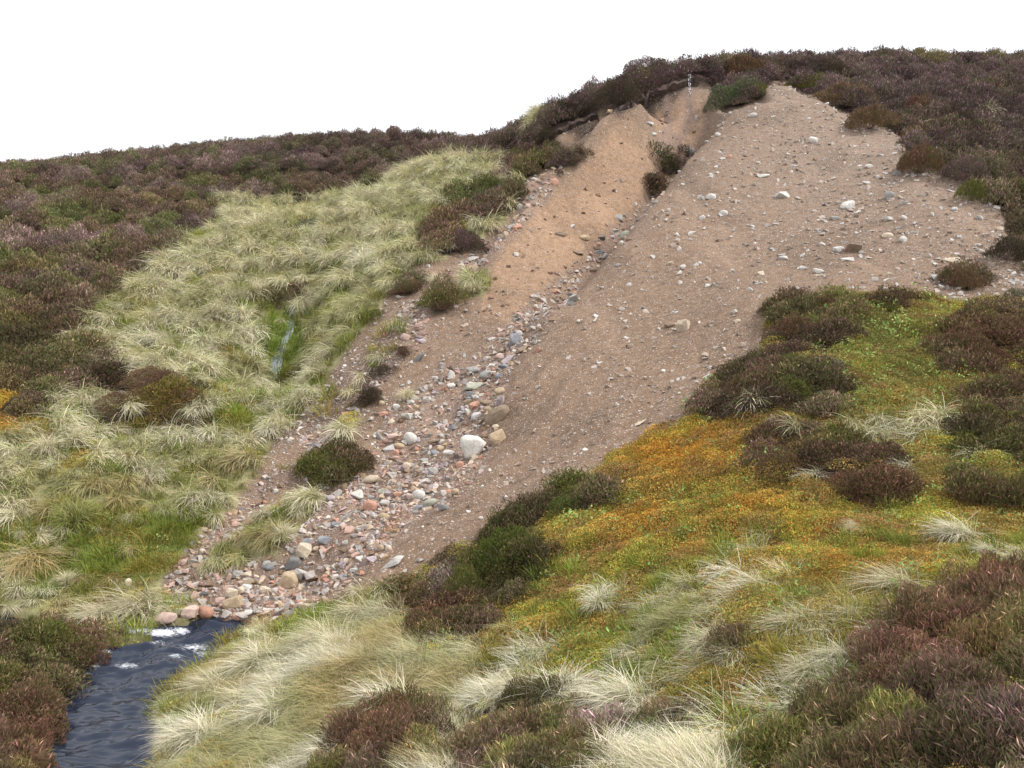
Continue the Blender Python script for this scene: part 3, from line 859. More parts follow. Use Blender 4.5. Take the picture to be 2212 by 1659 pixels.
def heather_col(S):
    x, y, u, v, r = S['x'], S['y'], S['u'], S['v'], S['r']
    n1 = fbm(x / 1.3, y / 1.3, 201, 3); n2 = fbm(x / 3.5, y / 3.5, 203, 3); n3 = fbm(x / .7, y / .7, 207, 2)
    brown = np.array([.215, .150, .115]); olive = np.array([.178, .165, .075]); mauve = np.array([.235, .165, .195]); dark = np.array([.125, .098, .085])
    big_ = np.clip(.045 * (y + 6), .45, 1.5)
    q = np.round(np.log2(big_) * 2) / 2
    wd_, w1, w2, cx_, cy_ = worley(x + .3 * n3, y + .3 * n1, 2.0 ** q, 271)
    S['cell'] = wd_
    c = np.tile(brown, (S['n'], 1))
    lh = sstep(700, 520, v) * sstep(1150, 1050, u)
    c = lerp(c, olive, np.clip(sstep(.38, .58, n1 * .6 + w1 * .4 - .07 * lh), 0, 1) * (.9 - .25 * lh))
    c = c * (1 + .12 * lh)[:, None]
    c = lerp(c, dark, .55 * sstep(.55, .8, w2))
    c = lerp(c, (.26, .185, .185), .5 * sstep(.3, .1, w2))
    c = lerp(c, (.215, .145, .160), .30 * lh)
    c = lerp(c, (.285, .205, .235), .70 * lh * sstep(.50, .62, fbm(x / 2.6, y / 2.6, 273, 3)))
    c = lerp(c, (.165, .180, .085), .75 * lh * sstep(.54, .64, fbm(x / 2.0, y / 2.0, 275, 3)))
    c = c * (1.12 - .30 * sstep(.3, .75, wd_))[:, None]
    far = sstep(450, 250, v) * .75 + sstep(1150, 1500, u) * sstep(620, 300, v) * .35
    c = lerp(c, mauve * .8, np.clip(far * sstep(.3, .6, n2 + .1), 0, .85))
    rust = sstep(.6, .72, fbm(x / 1.8, y / 1.8, 209, 2)) * sstep(560, 760, v) * sstep(500, 300, u) * sstep(1080, 980, v)
    c = lerp(c, (.27, .185, .065), .6 * rust)
    grn = blob(u, v, [(1080, 1220, 90, 60, .9), (1240, 1070, 70, 30, .8), (680, 1010, 40, 35, .5), (2100, 1000, 160, 70, .4), (90, 1420, 60, 40, .5), (1750, 1600, 200, 60, .45), (1130, 1560, 60, 40, .5)])
    c = lerp(c, (.145, .145, .055), grn)
    red = blob(u, v, [(930, 1330, 70, 60, .9), (2000, 1420, 160, 80, .8), (2150, 1290, 90, 40, .7), (820, 1600, 90, 60, .8), (40, 1600, 80, 90, .9), (170, 1380, 50, 40, .6), (1880, 1040, 100, 50, .8), (1700, 980, 80, 50, .6), (1000, 520, 60, 30, .5), (2150, 740, 120, 60, .6)])
    c = lerp(c, (.215, .118, .092), red)
    c = lerp(c, (.34, .27, .30), .85 * blob(u, v, [(1310, 1590, 60, 30, .9), (960, 1270, 30, 30, .8), (1680, 905, 60, 20, .7), (1810, 795, 30, 22, .8), (2160, 1590, 60, 40, .6)]))
    return (1.04 + .30 * sstep(10, 7, y))[:, None] * c * (.80 + .4 * r.random(S['n']))[:, None] * (.72 + .56 * w1)[:, None]

S = spots(.0092, 1)
hd = S['reg'] == R_HEATH
S = take(S, hd)
area = np.where((S['u'] < 330) & (S['v'] > 1270), 3, np.where((S['v'] < 660) & (S['u'] > 1145), 1, np.where(S['u'] < 1145, 0, 2)))
area = np.where((S['u'] > 330) & (S['v'] > 1250) & (area != 3), 4, area)
area = np.where(S['y'] < 4, 4, area)
LBL = [("heather_moor", "purple brown heather covering the left hill and its valley edge"), ("heather_moor", "dark purple heather covering the moor above the scree"),
       ("heather_cover", "brown and olive heather patches on the mossy slope below the scree"), ("heather_cover", "rusty heather along the left bank of the burn"),
       ("heather_cover", "brown heather across the foreground of the near bank")]
hcol = heather_col(S)
for k in range(5):
    m = area == k
    Q = take(S, m)
    near = Q['y'] < 9.5
    sc = np.where(near, np.clip(Q['step'] / .135, .8, 1.3), np.clip(Q['step'] / .17, .9, 2.1)) * (.75 + .55 * Q['r'].random(Q['n']))
    tilt = .45
    rot = euler_from(-Q['gx'] * tilt, -Q['gy'] * tilt, np.ones(Q['n']), Q['r'].random(Q['n']) * 6.283)
    which = np.where(near, 5 + Q['r'].integers(0, 4, Q['n']), Q['r'].integers(0, 5, Q['n']))
    cush = 1 - sstep(.15, .75, Q['cell'])
    sc = sc * (.8 + .35 * cush); zs = sc * (.55 + .75 * cush)
    lift = .26 * cush * np.clip(Q['step'] / .3, .35, 1.15)
    mid = (Q['y'] > 9.5) & (Q['y'] < 25)
    zs = zs * np.where(Q['y'] > 25, .72, np.where(mid, .62, .78)); lift = lift * np.where(Q['y'] > 25, 1.0, np.where(mid, .5, .7))
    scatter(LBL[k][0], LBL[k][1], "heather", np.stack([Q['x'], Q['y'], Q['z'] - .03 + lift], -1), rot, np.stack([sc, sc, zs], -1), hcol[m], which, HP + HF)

# straw-coloured moor grass, combed downhill
S = spots(.0098, 2)
S2 = spots(.0070, 22)
S2 = take(S2, (S2['reg'] == R_STRAW) & (S2['y'] < 12.5) & (S2['v'] > 1280) & (S2['v'] < 1720))
S = {k: (np.concatenate([S[k], S2[k]]) if isinstance(S[k], np.ndarray) else S[k]) for k in S}
S['n'] = len(S['x'])
r = S['r']
tw = fbm(S['x'] / 1.6, S['y'] / 1.6, 221, 3)
wd0, wa, wb, _, _ = worley(S['x'] + .3 * tw, S['y'], .55, 291)
rightbank = (S['u'] > 1000) & (S['v'] > 1090)
keep = (S['reg'] == R_STRAW) & (r.random(S['n']) < np.where(wd0 < .42, .97, .62)) | (S['reg'] == R_GREEN) & (r.random(S['n']) < np.where(S['v'] < 860, .08, .22)) \
     | (S['reg'] == R_MOSS) & (S['v'] > 1130) & (r.random(S['n']) < (.13 + .80 * (wd0 < .36) * (wb > .62)) * sstep(1180, 1400, S['v'] + 250 * (tw - .5))) \
     | (S['reg'] == R_HEATH) & (r.random(S['n']) < .010) | (S['reg'] == R_PEAT) & (r.random(S['n']) < .10)
S = take(S, keep)
n = S['n']
down = np.arctan2(-S['gy'], -S['gx'])
near = S['y'] < 12.5
leftish = S['u'] < 1150
wind = np.where(near & (S['v'] > 1250), np.radians(188) + .5 * (fbm(S['x'] / 1.5, S['y'] / 1.5, 233, 2) - .5) * 4, down)
yaw = wind + r.normal(size=n) * .40
tn = fbm(S['x'] / 1.2, S['y'] / 1.2, 231, 3); tn2 = fbm(S['x'] / .45, S['y'] / .45, 235, 2)
straw = np.array([.90, .845, .68]); pale = np.array([.97, .94, .85]); grn = np.array([.46, .46, .19]); tan = np.array([.58, .47, .27])
tq = 2.0 ** (np.round(np.log2(np.clip(.026 * (S['y'] + 6), .42, 1.0)) * 2) / 2)
wdist, w1, w2, wcx, wcy = worley(S['x'] + .25 * tn2, S['y'] + .25 * tn, tq, 281)
core = 1 - sstep(.18, .62, wdist)
c = np.tile(straw, (n, 1))
c = lerp(c, pale, np.clip(sstep(.30, .65, w1) * (.45 + .45 * near) + .25 * near, 0, 1))
c = lerp(c, grn, .70 * sstep(.54, .70, tn + .10 * (S['v'] > 980) * leftish + .05 * blob(S['u'], S['v'], [(620, 740, 60, 90, 3), (500, 900, 90, 60, 2)])))
c = lerp(c, tan, .8 * sstep(.55, .7, fbm(S['x'] / .9, S['y'] / .9, 237, 2)) * leftish * (S['v'] > 1000))
c = lerp(c, (.84, .79, .62), .35 * sstep(1000, 600, S['v']))
c = lerp(c, (.40, .40, .19), .75 * (1 - core) * np.where(near, .35, 1.0))
c *= (.72 + .5 * r.random(n))[:, None]
which = np.where(near, 7 + r.integers(0, 4, n), np.where(r.random(n) < .92, r.integers(0, 4, n), 4 + r.integers(0, 3, n)))
sc = np.where(near, np.clip(S['step'] / .17, .7, 1.15), np.clip(S['step'] / .26, .75, 1.5)) * (.65 + .6 * r.random(n))
dw, _, _, _ = polydist(S['x'], S['y'], WPOLY + [WPOLY[0]])
sc = sc * np.where((S['y'] < 16), .60 + .4 * sstep(.2, 1.4, dw), 1.0)
sc = np.where(S['reg'] == R_GREEN, sc * .7, sc) * np.where(near, .85 + .2 * core, .60 + .5 * core)
rot = euler_from(-S['gx'] * .7, -S['gy'] * .7, np.ones(n), yaw)
for k, (m, nm, lb) in enumerate(((leftish & (S['v'] < 1330), "moor_grass", "straw coloured moor grass combed downhill in the side valley"),
                                 (~(leftish & (S['v'] < 1330)), "bank_grass", "pale bleached grass lying over the near bank"))):
    scatter(nm, lb, "grass", np.stack([S['x'], S['y'], S['z'] - .03 + np.where(near, .07, .20) * core * tq], -1)[m], rot[m], np.stack([sc, sc, sc * .85], -1)[m], c[m], which[m], TC_ + TR_ + TF_)

# short green grass
S = spots(.0098, 3)
r = S['r']
keep = (S['reg'] == R_GREEN) & (r.random(S['n']) < .9) | (S['reg'] == R_STRAW) & (r.random(S['n']) < np.where(S['v'] > 1330, .10, .28)) | (S['reg'] == R_MOSS) & (r.random(S['n']) < .30 * sstep(1050, 1350, S['v'])) \
     | (S['reg'] == R_PEAT) & (r.random(S['n']) < .2)
S = take(S, keep); n = S['n']
tn = fbm(S['x'] / .9, S['y'] / .9, 241, 3)
c = lerp(np.tile(np.array([.28, .33, .10]), (n, 1)), (.36, .40, .10), sstep(.45, .65, tn))
c = lerp(c, (.46, .34, .12), .8 * sstep(.52, .66, fbm(S['x'] / 1.1, S['y'] / 1.1, 243, 3)))
c = lerp(c, (.26, .34, .09), blob(S['u'], S['v'], [(612, 730, 40, 70, 1), (330, 1130, 90, 40, .5), (640, 1390, 60, 30, .5)]))
c *= (.7 + .6 * r.random(n))[:, None]
sc = np.clip(S['step'] / .17, .8, 1.8) * (.7 + .7 * r.random(n))
scatter("green_grass", "short green grass and sedge between the tussocks", "grass", np.stack([S['x'], S['y'], S['z'] - .01], -1),
        euler_from(-S['gx'] * .6, -S['gy'] * .6, np.ones(n), np.arctan2(-S['gy'], -S['gx']) + r.normal(size=n) * .7), np.stack([sc, sc, sc], -1), c, r.integers(0, 3, n), GP)

# moss and bilberry
S = spots(.0068, 4)
r = S['r']
keep = (S['reg'] == R_MOSS) | (S['reg'] == R_HEATH) & (r.random(S['n']) < .10) & (S['v'] > 560) | (S['reg'] == R_STRAW) & (r.random(S['n']) < np.where(S['v'] > 1330, .05, .10)) & (S['v'] > 500) \
     | (S['reg'] == R_GREEN) & (r.random(S['n']) < .3)
S = take(S, keep); n = S['n']
n1 = fbm(S['x'] / 1.1, S['y'] / 1.1, 251, 3); n2 = fbm(S['x'] / .8, S['y'] / .8, 253, 3); n3 = fbm(S['x'] / .35, S['y'] / .35, 255, 2)
orange = np.array([.51, .275, .055]); yel = np.array([.45, .42, .085]); olv = np.array([.36, .29, .095]); brn = np.array([.32, .205, .095]); gre = np.array([.165, .180, .060])
c = np.tile(olv * 1.1, (n, 1))
ob = blob(S['u'], S['v'], [(1480, 980, 170, 90, 1), (1400, 1130, 170, 80, .9), (1300, 1080, 90, 50, .9), (1650, 1130, 200, 70, .8), (1840, 1230, 180, 60, .8), (1180, 1330, 90, 50, .5), (40, 890, 90, 60, 1), (1950, 870, 70, 25, .7), (2100, 1080, 100, 30, .5)])
c = lerp(c, orange, np.clip(ob * (.60 + 1.1 * (n1 - .2)), 0, 1))
c = lerp(c, yel, .8 * sstep(.54, .68, n2) * (1 - .55 * ob))
c = lerp(c, yel * 1.1, blob(S['u'], S['v'], [(1450, 1275, 60, 30, .9), (1975, 1112, 50, 18, 1), (1140, 1330, 60, 40, .6), (900, 1320, 30, 60, .4), (690, 1000, 25, 25, .7), (330, 620, 40, 20, .5), (190, 745, 40, 15, .7)]))
c = lerp(c, gre, .9 * blob(S['u'], S['v'], [(1900, 720, 170, 90, 1), (1830, 850, 130, 60, .95), (2050, 880, 170, 50, .9), (1950, 800, 120, 60, .9), (2100, 1020, 120, 50, .5), (1500, 890, 60, 20, .4)]))
c = lerp(c, brn, .75 * sstep(.58, .72, n3))
c *= (.65 + .65 * r.random(n))[:, None]
sc = np.clip(S['step'] / .105, .8, 1.7) * (.7 + .6 * r.random(n))
bil = r.random(n) < .05 + .14 * blob(S['u'], S['v'], [(1880, 720, 120, 70, 1), (1830, 850, 110, 50, 1), (2050, 880, 140, 40, .8)])
c = np.where(bil[:, None], np.array([.30, .35, .12]) * (.7 + .6 * r.random(n))[:, None], c)
which = np.where(bil, 4 + r.integers(0, 3, n), r.integers(0, 4, n))
scatter("moss_carpet", "orange and yellow green moss with bilberry on the right hand slope", "moss", np.stack([S['x'], S['y'], S['z'] - .02 + .12 * sstep(.35, .8, fbm(S['x'] / .75, S['y'] / .75, 257, 3))], -1),
        euler_from(-S['gx'], -S['gy'], np.ones(n), r.random(n) * 6.283), np.stack([sc, sc, sc * (.8 + .8 * r.random(n))], -1), c, which, MP + BP)
# ------------------------------------------------------------------ stones
def stone_shape(seed, kind):
    r = np.random.default_rng(seed)
    bm = bmesh.new()
    if kind == 'round':
        bmesh.ops.create_icosphere(bm, subdivisions=3, radius=1)
        k = r.normal(size=(5, 3)); a = r.random(5) * .22
        for v in bm.verts:
            p = np.array(v.co)
            f = 1 + sum(a[i] * math.sin(p @ k[i] * 1.3 + i) for i in range(5)) * .55
            # a few flattened sides
            q = p * f
            for i in range(3):
                d = k[i] / np.linalg.norm(k[i]); t = q @ d
                if t > .72: q = q - d * (t - .72) * .8
            v.co = q
        sm = True
    else:
        n = {'block': 15, 'slab': 13, 'wedge': 10}[kind]
        for _ in range(n):
            d = r.normal(size=3)
            if kind == 'block': d = np.sign(d) * np.abs(d) ** .45
            d /= np.max(np.abs(d)) ** .6 * np.linalg.norm(d) ** .4
            bm.verts.new(d * (.75 + .25 * r.random()))
        g = bmesh.ops.convex_hull(bm, input=bm.verts)
        bmesh.ops.delete(bm, geom=[e for e in g["geom_interior"] if isinstance(e, bmesh.types.BMVert)], context='VERTS')
        bmesh.ops.dissolve_limit(bm, angle_limit=.22, verts=bm.verts, edges=bm.edges)
        bmesh.ops.bevel(bm, geom=bm.edges[:], offset=.09, segments=2, affect='EDGES', profile=.6)
        bmesh.ops.triangulate(bm, faces=bm.faces)
        for v in bm.verts:
            v.co *= 1 + .05 * (r.random() - .5)
        sm = False
    me = bpy.data.meshes.new("stone_" + kind)
    bm.normal_update(); bm.to_mesh(me); bm.free()
    co = np.empty(len(me.vertices) * 3, np.float32); me.vertices.foreach_get("co", co); co = co.reshape(-1, 3)
    co = (co - (co.max(0) + co.min(0)) / 2) / ((co.max(0) - co.min(0)) / 2)
    me.vertices.foreach_set("co", co.ravel())
    me.polygons.foreach_set("use_smooth", [sm] * len(me.polygons)); me.update()
    me.materials.append(M_STONE_O)
    return me
SHAPES = {k: [stone_shape(300 + 17 * i + 100 * j, k) for i in range(c)] for j, (k, c) in enumerate((('round', 5), ('block', 7), ('slab', 5), ('wedge', 5)))}
def pebble_proto(seed):
    r = np.random.default_rng(seed); bm = bmesh.new()
    for _ in range(11):
        d = r.normal(size=3); d /= np.linalg.norm(d); bm.verts.new(d * (.8 + .3 * r.random()))
    g = bmesh.ops.convex_hull(bm, input=bm.verts)
    bmesh.ops.delete(bm, geom=[e for e in g["geom_interior"] if isinstance(e, bmesh.types.BMVert)], context='VERTS')
    me = bpy.data.meshes.new("pebble"); bm.normal_update(); bm.to_mesh(me); bm.free(); me.materials.append(M_STONE_I)
    return bpy.data.objects.new("pebble", me)
PEB = [pebble_proto(700 + i) for i in range(9)]
SC = {'white': (.56, .535, .49), 'pale grey': (.50, .48, .45), 'grey': (.33, .32, .30), 'dark grey': (.19, .185, .18), 'slate blue': (.25, .26, .28), 'cream': (.56, .47, .36), 'tan': (.43, .33, .22),
      'brown': (.26, .195, .14), 'pink': (.52, .38, .32), 'salmon': (.50, .28, .20), 'rust red': (.36, .20, .14), 'green grey': (.34, .34, .27), 'mauve': (.42, .36, .37)}
def outline_stone(name, pts, depth=.8, seed=1):
    """a weathered boulder with a given front outline"""
    r = np.random.default_rng(seed); bm = bmesh.new()
    for y, k in ((-1, .74), (-.55, 1.0), (.5, .95), (1, .6)):
        for px, pz in pts: bm.verts.new((px * k + .05 * r.normal(), y * depth, pz * k + .04 * r.normal()))
    g = bmesh.ops.convex_hull(bm, input=bm.verts)
    bmesh.ops.delete(bm, geom=[e for e in g["geom_interior"] if isinstance(e, bmesh.types.BMVert)], context='VERTS')
    bmesh.ops.dissolve_limit(bm, angle_limit=.2, verts=bm.verts, edges=bm.edges)
    bmesh.ops.bevel(bm, geom=bm.edges[:], offset=.10, segments=3, affect='EDGES', profile=.5)
    bmesh.ops.triangulate(bm, faces=bm.faces)
    me = bpy.data.meshes.new(name); bm.normal_update(); bm.to_mesh(me); bm.free()
    me.polygons.foreach_set("use_smooth", [True] * len(me.polygons)); me.materials.append(M_STONE_O)
    return me
SHAPES['wedge'].append(outline_stone("boulder_broad_top", [(-.95,.72),(-.55,.98),(.45,.94),(1,.34),(.92,.08),(.15,-1),(-.5,-.95),(-.9,-.15)], .8, 1))
SHAPES['wedge'].append(outline_stone("boulder_broad_foot", [(-1,-.95),(-.85,-.55),(-.35,.85),(.1,1),(.75,.8),(1,.1),(.95,-.9),(.2,-1)], .8, 2))
SHAPES['block'].append(outline_stone("boulder_long", [(-1,-.35),(-.8,.45),(-.2,.95),(.7,1),(1,.4),(.95,-.4),(.5,-1),(-.6,-.95)], .8, 3))
STONES = []
def put_stone(u, v, w, h, kind, colour, label, tilt=0, group=None, name="stone", var=None, sink=.22):
    """a stone seen w by h wide, standing on the slope where the sight line meets it"""
    p = ground(u, v + h * .25)
    k = p[1] / F
    hx, hz = 1.12 * w * k / 2, 1.12 * h * k / 2
    hy = {'slab': .8, 'block': .9, 'round': .85, 'wedge': .8}[kind] * (hx + hz) / 2
    gx, gy = (float(a) for a in slope(p[0], p[1]))
    me = SHAPES[kind][var if var is not None else rng.integers(len(SHAPES[kind]))]
    o = link(name, me)
    nz = 1 / math.sqrt(1 + gx * gx + gy * gy)
    lift = max(hz * (1 - sink), .3 * hz)
    o.location = (p[0], p[1] + hy * .25, p[2] + lift * .85)
    rx = math.atan(gy) * .35
    o.rotation_euler = Euler((rx, -math.radians(tilt), rng.normal() * (.25 if var is None else .05)))
    o.scale = (hx, hy, hz)
    c = np.array(SC[colour]) * (.92 + .16 * rng.random())
    o.color = (*np.clip(c, 0, 1), 1)
    o["label"] = label; o["category"] = "boulder" if name == "boulder" else "stone"
    if group: o["group"] = group
    STONES.append((u, v, w, h, label, o))
    return o
FAN = "stones of the fan below the gully"; SCR = "loose stones on the scree"; GUL = "stones lodged in the gullies"; TOE = "stones at the water's edge"
B = "boulder"
HAND = [
 (1021,973,52,50,'wedge','white',"largest pale boulder of the fan, broad on top and narrow below",0,FAN,B,5),
 (886,953,29,26,'round','white',"rounded white boulder left of the largest pale boulder",0,FAN,B),
 (1071,905,58,27,'block','brown',"long brown boulder leaning up against the foot of the scree",34,FAN,B,7),
 (1074,950,36,27,'block','tan',"brown angular boulder half buried right of the largest pale boulder",25,FAN,B),
 (824,943,21,20,'block','pale grey',"pale grey block at the left edge of the upper fan",0,FAN,B),
 (849,953,24,22,'block','pink',"pinkish block just left of the rounded white boulder",0,FAN,B),
 (862,965,22,12,'round','tan',"flat tan cobble under the rounded white boulder",0,FAN),
 (839,973,23,15,'wedge','pale grey',"pale wedge lying below the pinkish block",10,FAN),
 (799,1040,38,16,'round','cream',"long cream stone like a loaf in the middle of the fan",18,FAN,B),
 (799,1096,29,22,'block','salmon',"salmon red block, the reddest stone of the fan",-8,FAN,B),
 (904,1074,27,22,'round','white',"whitish rounded stone where the fan meets the bare earth",20,FAN,B),
 (927,1090,33,15,'round','green grey',"greenish grey stone tilted beside a dark slab",22,FAN,B),
 (959,1098,28,12,'slab','dark grey',"dark flat slab right of the tilted greenish stone",-15,FAN),
 (657,1195,29,31,'block','cream',"cream square block standing above the tan boulder",-8,FAN,B),
 (631,1220,33,26,'wedge','dark grey',"dark grey boulder under the cream square block",0,FAN,B),
 (619,1260,43,36,'wedge','tan',"big tan boulder near the foot of the fan",0,FAN,B,6),
 (647,1248,25,29,'wedge','pale grey',"pale pointed stone leaning on the big tan boulder",-30,FAN,B),
 (704,1172,36,16,'slab','slate blue',"flat blue grey slate in the lower fan",-8,FAN,B),
 (664,1173,23,16,'slab','slate blue',"smaller blue grey slate left of the flat one",14,FAN),
 (822,1186,14,14,'round','tan',"tan egg shaped cobble, left of a matching pair",0,FAN),
 (839,1186,14,12,'round','cream',"cream egg shaped cobble, right of a matching pair",0,FAN),
 (846,1218,54,15,'slab','pale grey',"long thin grey slab lying on bare earth at the fan's right edge",26,FAN,B),
 (829,1120,24,16,'round','tan',"tan cobble sunk in reddish earth",0,FAN),
 (969,981,23,12,'round','pale grey',"pale oval cobble left of the largest pale boulder's foot",0,FAN),
 (951,971,15,12,'round','tan',"small tan egg shaped cobble above the pale oval one",0,FAN),
 (939,960,26,14,'block','brown',"grey brown flat block midway between the two white boulders",5,FAN),
 (879,902,21,14,'wedge','white',"white faceted stone high in the left half of the fan",0,FAN),
 (902,897,13,13,'wedge','white',"small white pointed stone beside the white faceted one",20,FAN),
 (829,898,21,10,'slab','salmon',"flat pink stone below the heather island of the fan",0,FAN),
 (824,873,15,10,'round','tan',"small tan cobble at the foot of the heather island",0,FAN),
 (1022,838,40,22,'slab','green grey',"greenish grey slab tilted in the gully mouth",24,GUL,B),
 (1018,854,26,10,'slab','dark grey',"dark slab tucked under the greenish grey slab",-10,GUL),
 (1021,803,26,15,'round','grey',"smooth grey cobble, left one of two above the tilted slab",-5,GUL),
 (1049,813,26,15,'round','grey',"smooth grey cobble, right one of two above the tilted slab",18,GUL),
 (1079,848,21,17,'round','tan',"tan rounded stone at the right side of the gully mouth",0,GUL),
 (1081,868,16,22,'wedge','mauve',"mauve white upright stone below the tan rounded stone",0,GUL),
 (1056,889,20,13,'round','tan',"orange tan egg shaped cobble above the long brown boulder",-8,FAN),
 (1052,872,30,12,'round','brown',"long brown cobble above the orange tan one",-5,FAN),
 (1029,903,24,15,'block','pale grey',"pale grey block left of the long brown boulder",8,FAN),
 (979,798,18,10,'slab','brown',"brown flat stone on the sandy bank left of the gully mouth",-20,GUL),
 (964,817,12,16,'block','rust red',"rust red block standing in a row of small slabs",-35,GUL),
 (954,822,7,20,'slab','grey',"thin grey slab on edge beside the rust red block",-25,GUL),
 (974,814,15,17,'block','pale grey',"pale grey block right of the rust red one",-30,GUL),
 (913,844,18,15,'block','pale grey',"pale grey cube beside the lone grass tuft of the fan",10,FAN),
 (922,868,16,15,'wedge','white',"white angular stone below the pale grey cube",0,FAN),
 (856,882,15,14,'wedge','pale grey',"pale triangular stone below the lone grass tuft",0,FAN),
 (993,1006,16,13,'block','salmon',"orange salmon stone below the largest pale boulder",0,FAN),
 (859,1070,18,12,'wedge','salmon',"salmon chip beside grey cobbles in the middle of the fan",10,FAN),
 (744,1052,12,14,'block','tan',"tan cube on the fan's left edge beside the heather hummock",0,FAN),
 (828,1064,22,13,'slab','green grey',"greenish flat stone left of the salmon chip",15,FAN),
 (879,1010,18,16,'round','cream',"cream rounded stone alone on fine gravel",0,FAN),
 (983,1065,20,12,'round','tan',"tan cobble on the scree's foot, right of the fan",0,FAN),
 (907,1212,15,10,'wedge','grey',"grey stone beside the right end of the long thin slab",20,FAN),
 (722,1250,20,12,'wedge','white',"white wedge on bare earth right of the big tan boulder",15,FAN),
 (765,1233,18,9,'slab','pale grey',"pale flat stone between the white wedge and the long slab",12,FAN),
 (355,1341,46,24,'round','pink',"pink boulder at the small waterfall, leftmost at the water",8,TOE,B),
 (387,1327,24,17,'round','grey',"grey stone behind the pink boulder at the waterfall",15,TOE,B),
 (411,1333,32,27,'block','pink',"pale pink block, second boulder along the water",20,TOE,B),
 (441,1329,40,26,'round','rust red',"broad red tan boulder at the head of the pool",0,TOE,B),
 (425,1297,26,27,'wedge','pink',"pink triangular stone standing above the waterfall",0,TOE,B),
 (443,1288,23,14,'wedge','dark grey',"dark grey stone against the pink triangular one",-15,TOE),
 (500,1286,22,20,'block','cream',"cream cube on the fan's toe above the tan block",-15,TOE,B),
 (502,1306,40,23,'block','tan',"long tan block at the fan's toe",18,TOE,B),
 (442,1313,28,12,'slab','grey',"grey flat stone between the red tan boulder and the pink triangle",-22,TOE),
 (413,1313,26,13,'round','brown',"brown grey stone left of the grey flat one",10,TOE),
 (475,1303,20,16,'block','pink',"pink brown block left of the long tan block",0,TOE),
 (520,1281,14,18,'wedge','cream',"cream wedge leaning right of the cream cube",-35,TOE),
 (528,1307,18,14,'wedge','white',"white stone right of the long tan block",0,TOE),
 (537,1261,21,17,'wedge','cream',"pale cream wedge uphill from the toe, left of the tan boulder",-10,TOE),
 (533,1244,26,14,'slab','cream',"flat cream stone behind the pale cream wedge",12,TOE),
 (513,1335,24,11,'round','salmon',"salmon orange stone lying in the pool's edge",-8,TOE),
 (536,1333,19,12,'round','white',"white grey stone at the right end of the pool",0,TOE),
 (277,1263,13,17,'round','cream',"cream upright stone alone in the grass left of the fan",0,"stones lying in the left hand grass"),
 (297,1263,18,8,'round','cream',"low cream stone beside the upright one in the grass",0,"stones lying in the left hand grass"),
 (252,1278,13,8,'round','grey',"small grey stone in grass left of the cream pair",0,"stones lying in the left hand grass"),
 (217,1252,12,5,'slab','white',"thin white stone in grass, farthest left of four",0,"stones lying in the left hand grass"),
 (1247,547,31,10,'slab','brown',"brown slab jutting from the sandy spur",-3,GUL),
 (1264,517,21,13,'round','tan',"tan cobble above the brown slab on the sandy spur",0,GUL),
 (1212,508,24,10,'block','brown',"brown lumps on the sandy spur left of the tan cobble",0,GUL),
 (1115,552,10,10,'block','white',"white chip low on the left of the sandy spur",0,GUL),
 (1347,514,29,18,'round','green grey',"grey green boulder on the scree's edge above the gully",28,SCR,B),
 (1300,520,20,11,'block','dark grey',"dark stone beneath the grey green boulder in the gully",12,GUL),
 (1241,649,22,18,'block','grey',"grey block standing out on the scree beside the gully",25,SCR,B),
 (1235,658,14,10,'slab','dark grey',"dark chip wedged under the grey block on the scree",20,SCR),
 (1114,739,30,27,'slab','slate blue',"blue grey cracked boulder on the gully floor",8,GUL,B),
 (1128,757,32,14,'slab','brown',"brown slab leaning out of the scree beside the cracked boulder",38,GUL,B),
 (1162,759,17,10,'slab','rust red',"small rusty slab in the scree right of the brown one",38,SCR),
 (1097,779,26,13,'wedge','mauve',"mauve pointed stone below the leaning brown slab",38,GUL),
 (1090,792,26,9,'slab','slate blue',"flat slate under the mauve pointed stone",5,GUL),
 (874,731,19,17,'round','pink',"pinkish cream stone among white ones on the left margin",0,GUL),
 (934,643,15,11,'round','pale grey',"pale cobble above the small heather bush of the left margin",0,GUL),
 (994,578,19,12,'wedge','cream',"pale tan stone at the lower end of the left gully",0,GUL),
 (1017,561,33,8,'slab','white',"long white slab in the lower left gully",15,GUL),
 (904,778,32,10,'slab','dark grey',"dark leaning slab below the left margin's heather",38,GUL),
 (1081,512,16,9,'block','cream',"cream stone in the left gully under a heather bush",0,GUL),
 (1122,451,11,14,'round','pale grey',"pale upright cobble in the left gully",0,GUL),
 (1117,471,20,10,'slab','tan',"tan flat slab below the pale upright cobble",25,GUL),
 (1157,388,16,6,'slab','white',"thin white slab near the head of the left gully",-8,GUL),
 (1337,474,15,12,'block','grey',"grey block high on the gully floor",15,GUL),
 (1272,563,9,9,'round','white',"white pebble at the scree's edge over the gully",0,SCR),
 (1447,705,22,12,'round','brown',"brown cobble left of the pale scree boulder",0,SCR),
 (1476,709,27,27,'wedge','cream',"pale upright boulder in the middle of the lower scree",0,SCR,B),
 (1758,305,21,14,'round','white',"white boulder below the moor edge on the upper scree",-20,SCR,B),
 (1752,299,12,5,'slab','white',"white sliver lying on top beside the upper scree's white boulder",0,SCR),
 (1626,251,17,10,'round','pale grey',"pale oval stone near the top of the scree",18,SCR),
 (1551,292,11,9,'block','white',"white block on the scree's edge below the top bush",0,SCR),
 (1536,427,20,14,'round','white',"round white boulder near the scree's left edge",0,SCR,B),
 (1519,430,12,8,'slab','grey',"small grey stone just left of the round white boulder",0,SCR),
 (1691,423,29,14,'block','white',"white oblong boulder in the middle of the upper scree",5,SCR,B),
 (1563,463,18,12,'round','pale grey',"pale oval stone below the round white boulder",0,SCR),
 (1831,446,33,15,'block','white',"white block tilted in a hollow of the scree",18,SCR,B),
 (1812,440,15,9,'wedge','grey',"grey wedge tucked behind the tilted white block",0,SCR),
